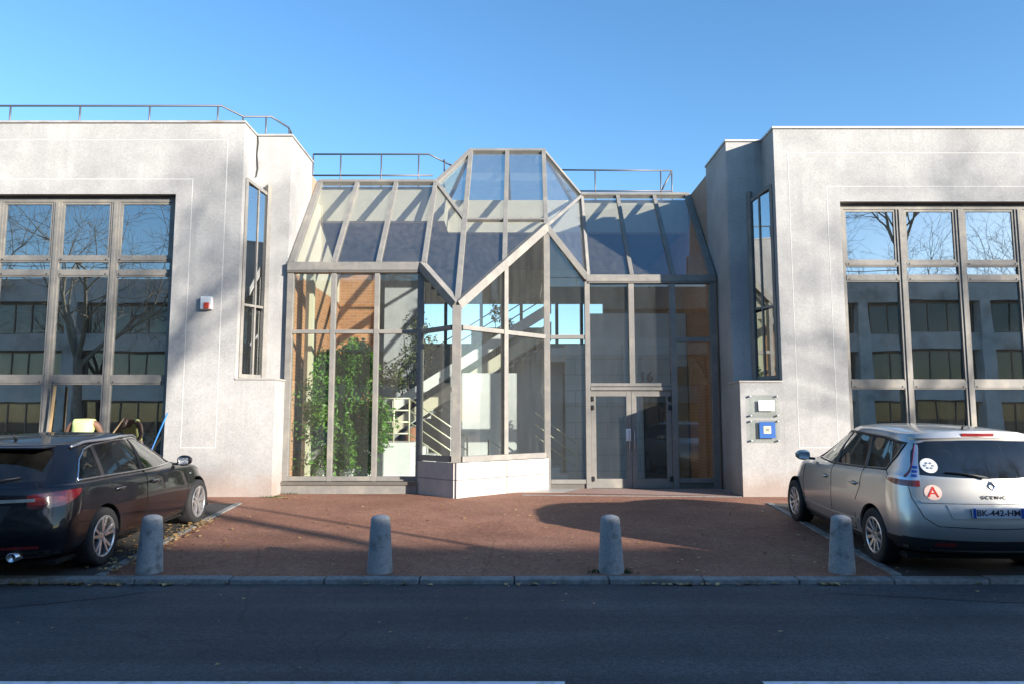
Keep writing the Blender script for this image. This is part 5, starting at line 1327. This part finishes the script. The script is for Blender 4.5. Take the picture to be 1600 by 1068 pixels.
stB = disc('B', 0.572, 1.215, 0.078, 'sticker_white', 'window_sticker', 0.004); stB['label'] = 'round white sticker with grey markings on the rear window'
for k in range(6):
    a = 1.05*k; disc('B', 0.572+0.035*math.cos(a), 1.215+0.03*math.sin(a), 0.011, 'galv', 'sticker_mark', 0.0065, stB)
w0_ = scar.cast('B', 0.0, 1.08)[0]
MB().tube([w0_+Vector((-.03,.05,.02)), scar.cast('B', 0.22, 1.135)[0]+Vector((-.025,0,0)), scar.cast('B', 0.45, 1.15)[0]+Vector((-.02,0,0))], [0.014, 0.009, 0.007], 6).build('rear_wiper', 'car_plastic', scar.root, smooth=True)
scar.patch('bumper_valance', 'B', smooth_poly([(-.78,.29),(0,.27),(.78,.29),(.86,.44),(0,.42),(-.86,.44)], 3, (0,2,3,5)), 'car_plastic', 0.004, 0.012)
for cv in ('CL', 'CR'): scar.patch('bumper_valance', cv, [(0.40,.30),(0.95,.30),(1.05,.42),(0.40,.43)], 'car_plastic', 0.004, 0.012)
MB().tube([(0.62,0.0,1.59),(0.57,0.0,1.655)], [0.016, 0.006], 8).build('roof_aerial', 'car_plastic', scar.root, smooth=True)
MB().box(0.35, 4.2, -0.78, 0.78, 0.17, 0.225).build('underbody', 'gap', scar.root)
for ax in AXS:
    for sd in (1, -1): scar.wheel(ax, sd, 0.325, 0.215, 0.905, 0.215, 10, False)
scar.interior([(1.30, (-.40, .40), 0.80), (2.2, (-.38, .38), 0.80)], 0.32, 0.5, 3.2, dash=2.85)
scar.mirror(2.96, 1.10, 0.875, 'paint_silver')
scar.finish()
# both cars stand on the sloping bays
for c_, ax in ((bc, AXB), (scar, AXS)):
    y0 = c_.root.location.y
    za, zb = gz(y0+ax[0])+0.005, gz(y0+ax[1])+0.005
    p_ = math.atan2(zb-za, ax[1]-ax[0])
    rz_ = c_.root.rotation_euler.z
    c_.root.rotation_mode = 'XYZ'
    c_.root.rotation_euler = (Matrix.Rotation(rz_, 3, 'Z') @ Matrix.Rotation(-p_, 3, 'Y')).to_euler()
    c_.root.scale = (1, 1, 0.965)
    c_.root.location.z = za - ax[0]*math.tan(p_)
# ================================================================== STREET TREES, BUILDING OPPOSITE, LAMP, LEAVES
def bare_tree(seed, H, fork=0.28, first=0.27):
    rg = random.Random(seed); trunk = MB(); crown = MB()
    def rv(): return Vector((rg.gauss(0,1), rg.gauss(0,1), rg.gauss(0,1)))
    def limb(p, d, L, r, depth):
        n = 4 if depth < 3 else 3
        pts = [p]; rs = [r]; q = p.copy(); dd = d.normalized()
        for k in range(n):
            dd = (dd + rv()*0.13 + Vector((0, 0, 0.06 if depth < 4 else -0.02))).normalized()
            q = q + dd*(L/n); pts.append(q.copy()); rs.append(r*(1-0.52*(k+1)/n))
        (trunk if depth < 2 else crown).tube(pts, rs, (9, 7, 5, 4, 3, 3, 3)[min(depth, 6)], cap=False)
        if depth >= 5: return
        nc = (4, 4, 4, 3, 3, 3)[depth]
        for k in range(nc):
            t = rg.uniform(0.35, 1.0) if k else 1.0
            i = min(n-1, int(t*n)); b = pts[i].lerp(pts[i+1], t*n-i) if t < 1 else pts[-1]
            ax = rv(); ax = (ax - dd*ax.dot(dd)).normalized()
            nd = (dd*math.cos(0.65) + ax*math.sin(rg.uniform(0.45, 0.95))).normalized()
            limb(b, nd, L*rg.uniform(0.55, 0.78), max(rs[i]*0.62, 0.007), depth+1)
    # trunk, then the crown forks out of it
    base = Vector((0,0,0)); top = Vector((rg.uniform(-.2,.2), rg.uniform(-.2,.2), H*fork))
    trunk.tube([base+Vector((0,0,-.3)), base+Vector((0,0,.15)), base.lerp(top, .5), top], [0.26, 0.19, 0.15, 0.135], 12, cap=False)
    for k in range(4):
        a = 6.28*k/4+rg.uniform(-.4, .4)
        limb(top-Vector((0,0,0.1*k)), Vector((0.55*math.cos(a), 0.55*math.sin(a), 1.0)), H*first, 0.095, 1)
    return trunk, crown
protos = []
for (sd, H_, fk, fl) in ((3, 13.0, .28, .27), (8, 13.0, .28, .27), (21, 13.0, .28, .27), (33, 17.5, .56, .17)):
    t_, c_ = bare_tree(sd, H_, fk, fl)
    def mk(mb, nm):
        me = bpy.data.meshes.new(nm); me.from_pydata(mb.v, [], mb.f); me.materials.append(MAT['plane_bark']); me.shade_smooth(); return me
    protos.append((mk(t_, 'trunk'), mk(c_, 'crown')))
spots = [(-27.0,-6.0,0,1.25,'leftmost of the bare trees on the far pavement, mirrored at the left picture edge'),
         (-20.3,-5.6,1,1.25,'bare street tree on the far pavement mirrored in the middle of the left window'),
         (-15.0,-6.4,2,1.2,'bare street tree on the far pavement mirrored at the right edge of the left window'),
         (-8.6,-8.0,1,1.1,'smallest bare tree, standing close to the concrete building across the road'),
         (13.6,-6.4,0,1.28,'bare street tree on the far pavement mirrored at the left edge of the right window'),
         (25.5,-24.0,1,1.4,'bare tree behind the concrete building, first seen in the top of the right window'),
         (31.5,-25.0,2,1.45,'bare tree behind the concrete building, mirrored in the middle of the right window'),
         (37.0,-24.0,0,1.5,'bare tree behind the concrete building, mirrored at the right picture edge'),
         (19.2,-6.6,3,1.0,'tall high-crowned bare tree on the far pavement, shading the left white wall'),
         (34.3,-6.6,3,1.0,'tall high-crowned bare tree on the far pavement, shading the right white wall')]
for i, (x_, y_, k, s_, lab) in enumerate(spots):
    o = empty('plane_tree', (x_, y_, 0), R(67*i), lab, 'tree', 'bare trees across the road'); o['_local'] = 1
    o.scale = (s_, s_, s_)
    link('trunk', protos[k][0], o); link('crown', protos[k][1], o)
# --- building opposite (shades the road, mirrored in the windows)
OB = empty('concrete_building', (0, -12, 0), label='long grey concrete office building across the road, mirrored in the big windows', cat='building')
YO = -12.0; HO = 9.62
def opart(name, m, *boxes, parent=None):
    mb = MB()
    for q in boxes: mb.box(*q)
    return mb.build(name, m, parent or OB)
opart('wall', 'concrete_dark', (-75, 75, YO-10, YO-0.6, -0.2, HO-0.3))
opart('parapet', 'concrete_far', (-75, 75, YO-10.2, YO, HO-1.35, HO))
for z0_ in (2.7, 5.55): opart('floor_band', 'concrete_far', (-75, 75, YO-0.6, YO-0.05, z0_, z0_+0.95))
for k in range(-6, 7):
    x_ = k*6.4+0.7
    if abs(x_) < 5: continue
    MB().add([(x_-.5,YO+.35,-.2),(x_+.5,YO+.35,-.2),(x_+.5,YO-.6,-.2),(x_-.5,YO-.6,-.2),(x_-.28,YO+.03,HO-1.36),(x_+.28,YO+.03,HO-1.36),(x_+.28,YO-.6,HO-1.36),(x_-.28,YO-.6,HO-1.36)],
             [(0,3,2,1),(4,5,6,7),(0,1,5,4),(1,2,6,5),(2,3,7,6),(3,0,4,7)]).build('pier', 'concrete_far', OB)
rgo = random.Random(9)
for k in range(-14, 15):
    x_ = k*2.13+0.3
    if abs(x_) < 7: continue
    for z0_, z1_ in ((0.9, 2.65), (3.7, 5.5), (6.55, 8.2)):
        w_ = opart('window', 'frame_dark', (x_-1.06, x_-1.0, YO-0.6, YO-0.5, z0_, z1_), (x_-1.0, x_+1.05, YO-.6, YO-.5, z1_-.06, z1_), (x_-1.0, x_+1.05, YO-.6, YO-.5, z0_, z0_+.06), (x_-0.02, x_+0.03, YO-.6, YO-.5, z0_+.06, z1_-.06))
        MB().box(x_-1.0, x_-0.02, YO-0.57, YO-0.56, z0_+.06, z1_-.06).build('pane', 'far_glass', w_); MB().box(x_+0.03, x_+1.05, YO-0.57, YO-0.56, z0_+.06, z1_-.06).build('pane', 'far_glass', w_)
        if rgo.random() < 0.45:
            h_ = rgo.uniform(.3, .95)*(z1_-z0_-.12); MB().box(x_-0.98, x_-0.04, YO-0.595, YO-0.585, z1_-.06-h_, z1_-.06).build('blind', 'blind' if rgo.random() < .3 else 'concrete_far', w_)
guard('thin steel rail on the roof of the concrete building across the road', [[(-30, YO-1, HO+.75), (40, YO-1, HO+.75)]], [((x_, YO-1, HO-.1), (x_, YO-1, HO+.75)) for x_ in range(-30, 41, 2)])
# --- clipped hedge along the far pavement
hg = MB(); rg = random.Random(4)
for i in range(9000):
    x_ = rg.choice((-1, 1))*rg.uniform(9, 32); p = Vector((x_, -9.0+rg.uniform(-.55, .55), rg.uniform(0.05, 1.05)))
    t = Vector((rg.gauss(0,1), rg.gauss(0,1), rg.gauss(0,1))).normalized(); u = t.orthogonal().normalized(); L = rg.uniform(.10, .2)
    hg.add([p, p+t*L*.5+u*L*.25, p+t*L, p+t*L*.5-u*L*.25], [(0,1,2,3)])
tag(hg.build('hedge', 'hedge_leaf'), 'low clipped hedge in front of the building across the road', 'hedge')
# --- street lamp whose shadow crosses the forecourt
SL = empty('street_lamp', (10.55, 1.1, 0), label='tall grey street lamp on the far pavement, casting the thin shadow on the forecourt', cat='lamp')
MB().tube([(10.55,1.1,-.1),(10.55,1.1,.9),(10.55,1.1,.95),(10.55,1.1,5.6)], [.085,.085,.055,.04], 12).build('post', 'galv', SL, smooth=True)
MB().lathe([(0.04,5.6),(0.11,5.68),(0.16,5.95),(0.17,6.0),(0.06,6.08),(0,6.1)], 18, (10.55,1.1,0)).build('lantern', 'galv', SL, smooth=True)
# --- fallen leaves on forecourt and gutter
lv = MB(); rg = random.Random(77)
def leaf_at(x_, y_, z_, L):
    a = rg.uniform(0, 6.28); t = Vector((math.cos(a), math.sin(a), rg.uniform(-.1, .25))).normalized(); u = Vector((-math.sin(a), math.cos(a), rg.uniform(-.3, .3))).normalized()
    p = Vector((x_, y_, z_+0.012)); c_ = L*rg.uniform(.05, .22)
    lv.add([p-t*L*.5, p-t*L*.1+u*L*.36+Vector((0,0,c_)), p+t*L*.55, p-t*L*.1-u*L*.36+Vector((0,0,c_)), p], [(0,4,1),(4,2,1),(0,3,4),(4,3,2)])
for i in range(260):
    x_ = rg.uniform(-5, 5); y_ = rg.uniform(8.2, 13.8); leaf_at(x_, y_, gz(y_), rg.uniform(.03, .07))
for i in range(260):
    y_ = rg.uniform(8.2, 11.6); x_ = bx_edge(y_, -1)+rg.gauss(0.03, .10); leaf_at(x_, y_, gz(y_)+.02, rg.uniform(.035, .08))
for i in range(110):
    y_ = rg.uniform(8.5, 11.5); leaf_at(-4.75+rg.gauss(0, .2), y_, gz(y_)+.01, rg.uniform(.04, .08))
for (cx_, n, sp) in ((-4.6, 60, .45), (-3.6, 18, .2), (-1.2, 6, .2), (0.2, 8, .15), (1.7, 22, .25), (2.4, 10, .15), (3.35, 14, .1), (-9, 30, 1), (8, 20, 1.5)):
    for i in range(n): leaf_at(cx_+rg.gauss(0, sp), 7.95-abs(rg.gauss(0, .03)), ROAD_Z, rg.uniform(.04, .09))
for i in range(60): leaf_at(rg.uniform(-7, 7), rg.uniform(5.2, 7.9), ROAD_Z, rg.uniform(.02, .05))
for i in range(70): leaf_at(-4.5+abs(rg.gauss(0, .25)), 14.1+rg.gauss(0, .08), gz(14.1), rg.uniform(.03, .05))
tag(lv.build('fallen_leaves', 'dry_leaf'), 'dry brown leaves scattered over forecourt and gutter', 'leaves', kind='stuff')
# --- weeds at the foot of bollards and walls
wd = MB()
for (cx_, cy_, n, sp) in ((0.93, 8.30, 40, .05), (1.26, 8.28, 40, .05), (-4.55, 14.26, 60, .12), (-4.4, 14.85, 40, .1)):
    for i in range(n):
        x_, y_ = cx_+rg.gauss(0, sp), cy_+rg.gauss(0, sp*.5); z_ = gz(y_); a = rg.uniform(0, 6.28); h_ = rg.uniform(.02, .06)
        d = Vector((math.cos(a)*.02, math.sin(a)*.02, h_)); u = Vector((-math.sin(a), math.cos(a), 0))*.008; p = Vector((x_, y_, z_))
        wd.add([p-u, p+u, p+d], [(0,1,2)])
tag(wd.build('weeds', 'hedge_leaf'), 'small green weeds at the foot of bollard and wall', 'weeds', kind='stuff')

# ------------------------------------------------------------------ tidy helper marks
for o in bpy.data.objects:
    for k in ('_w', '_local'):
        if k in o: del o[k]
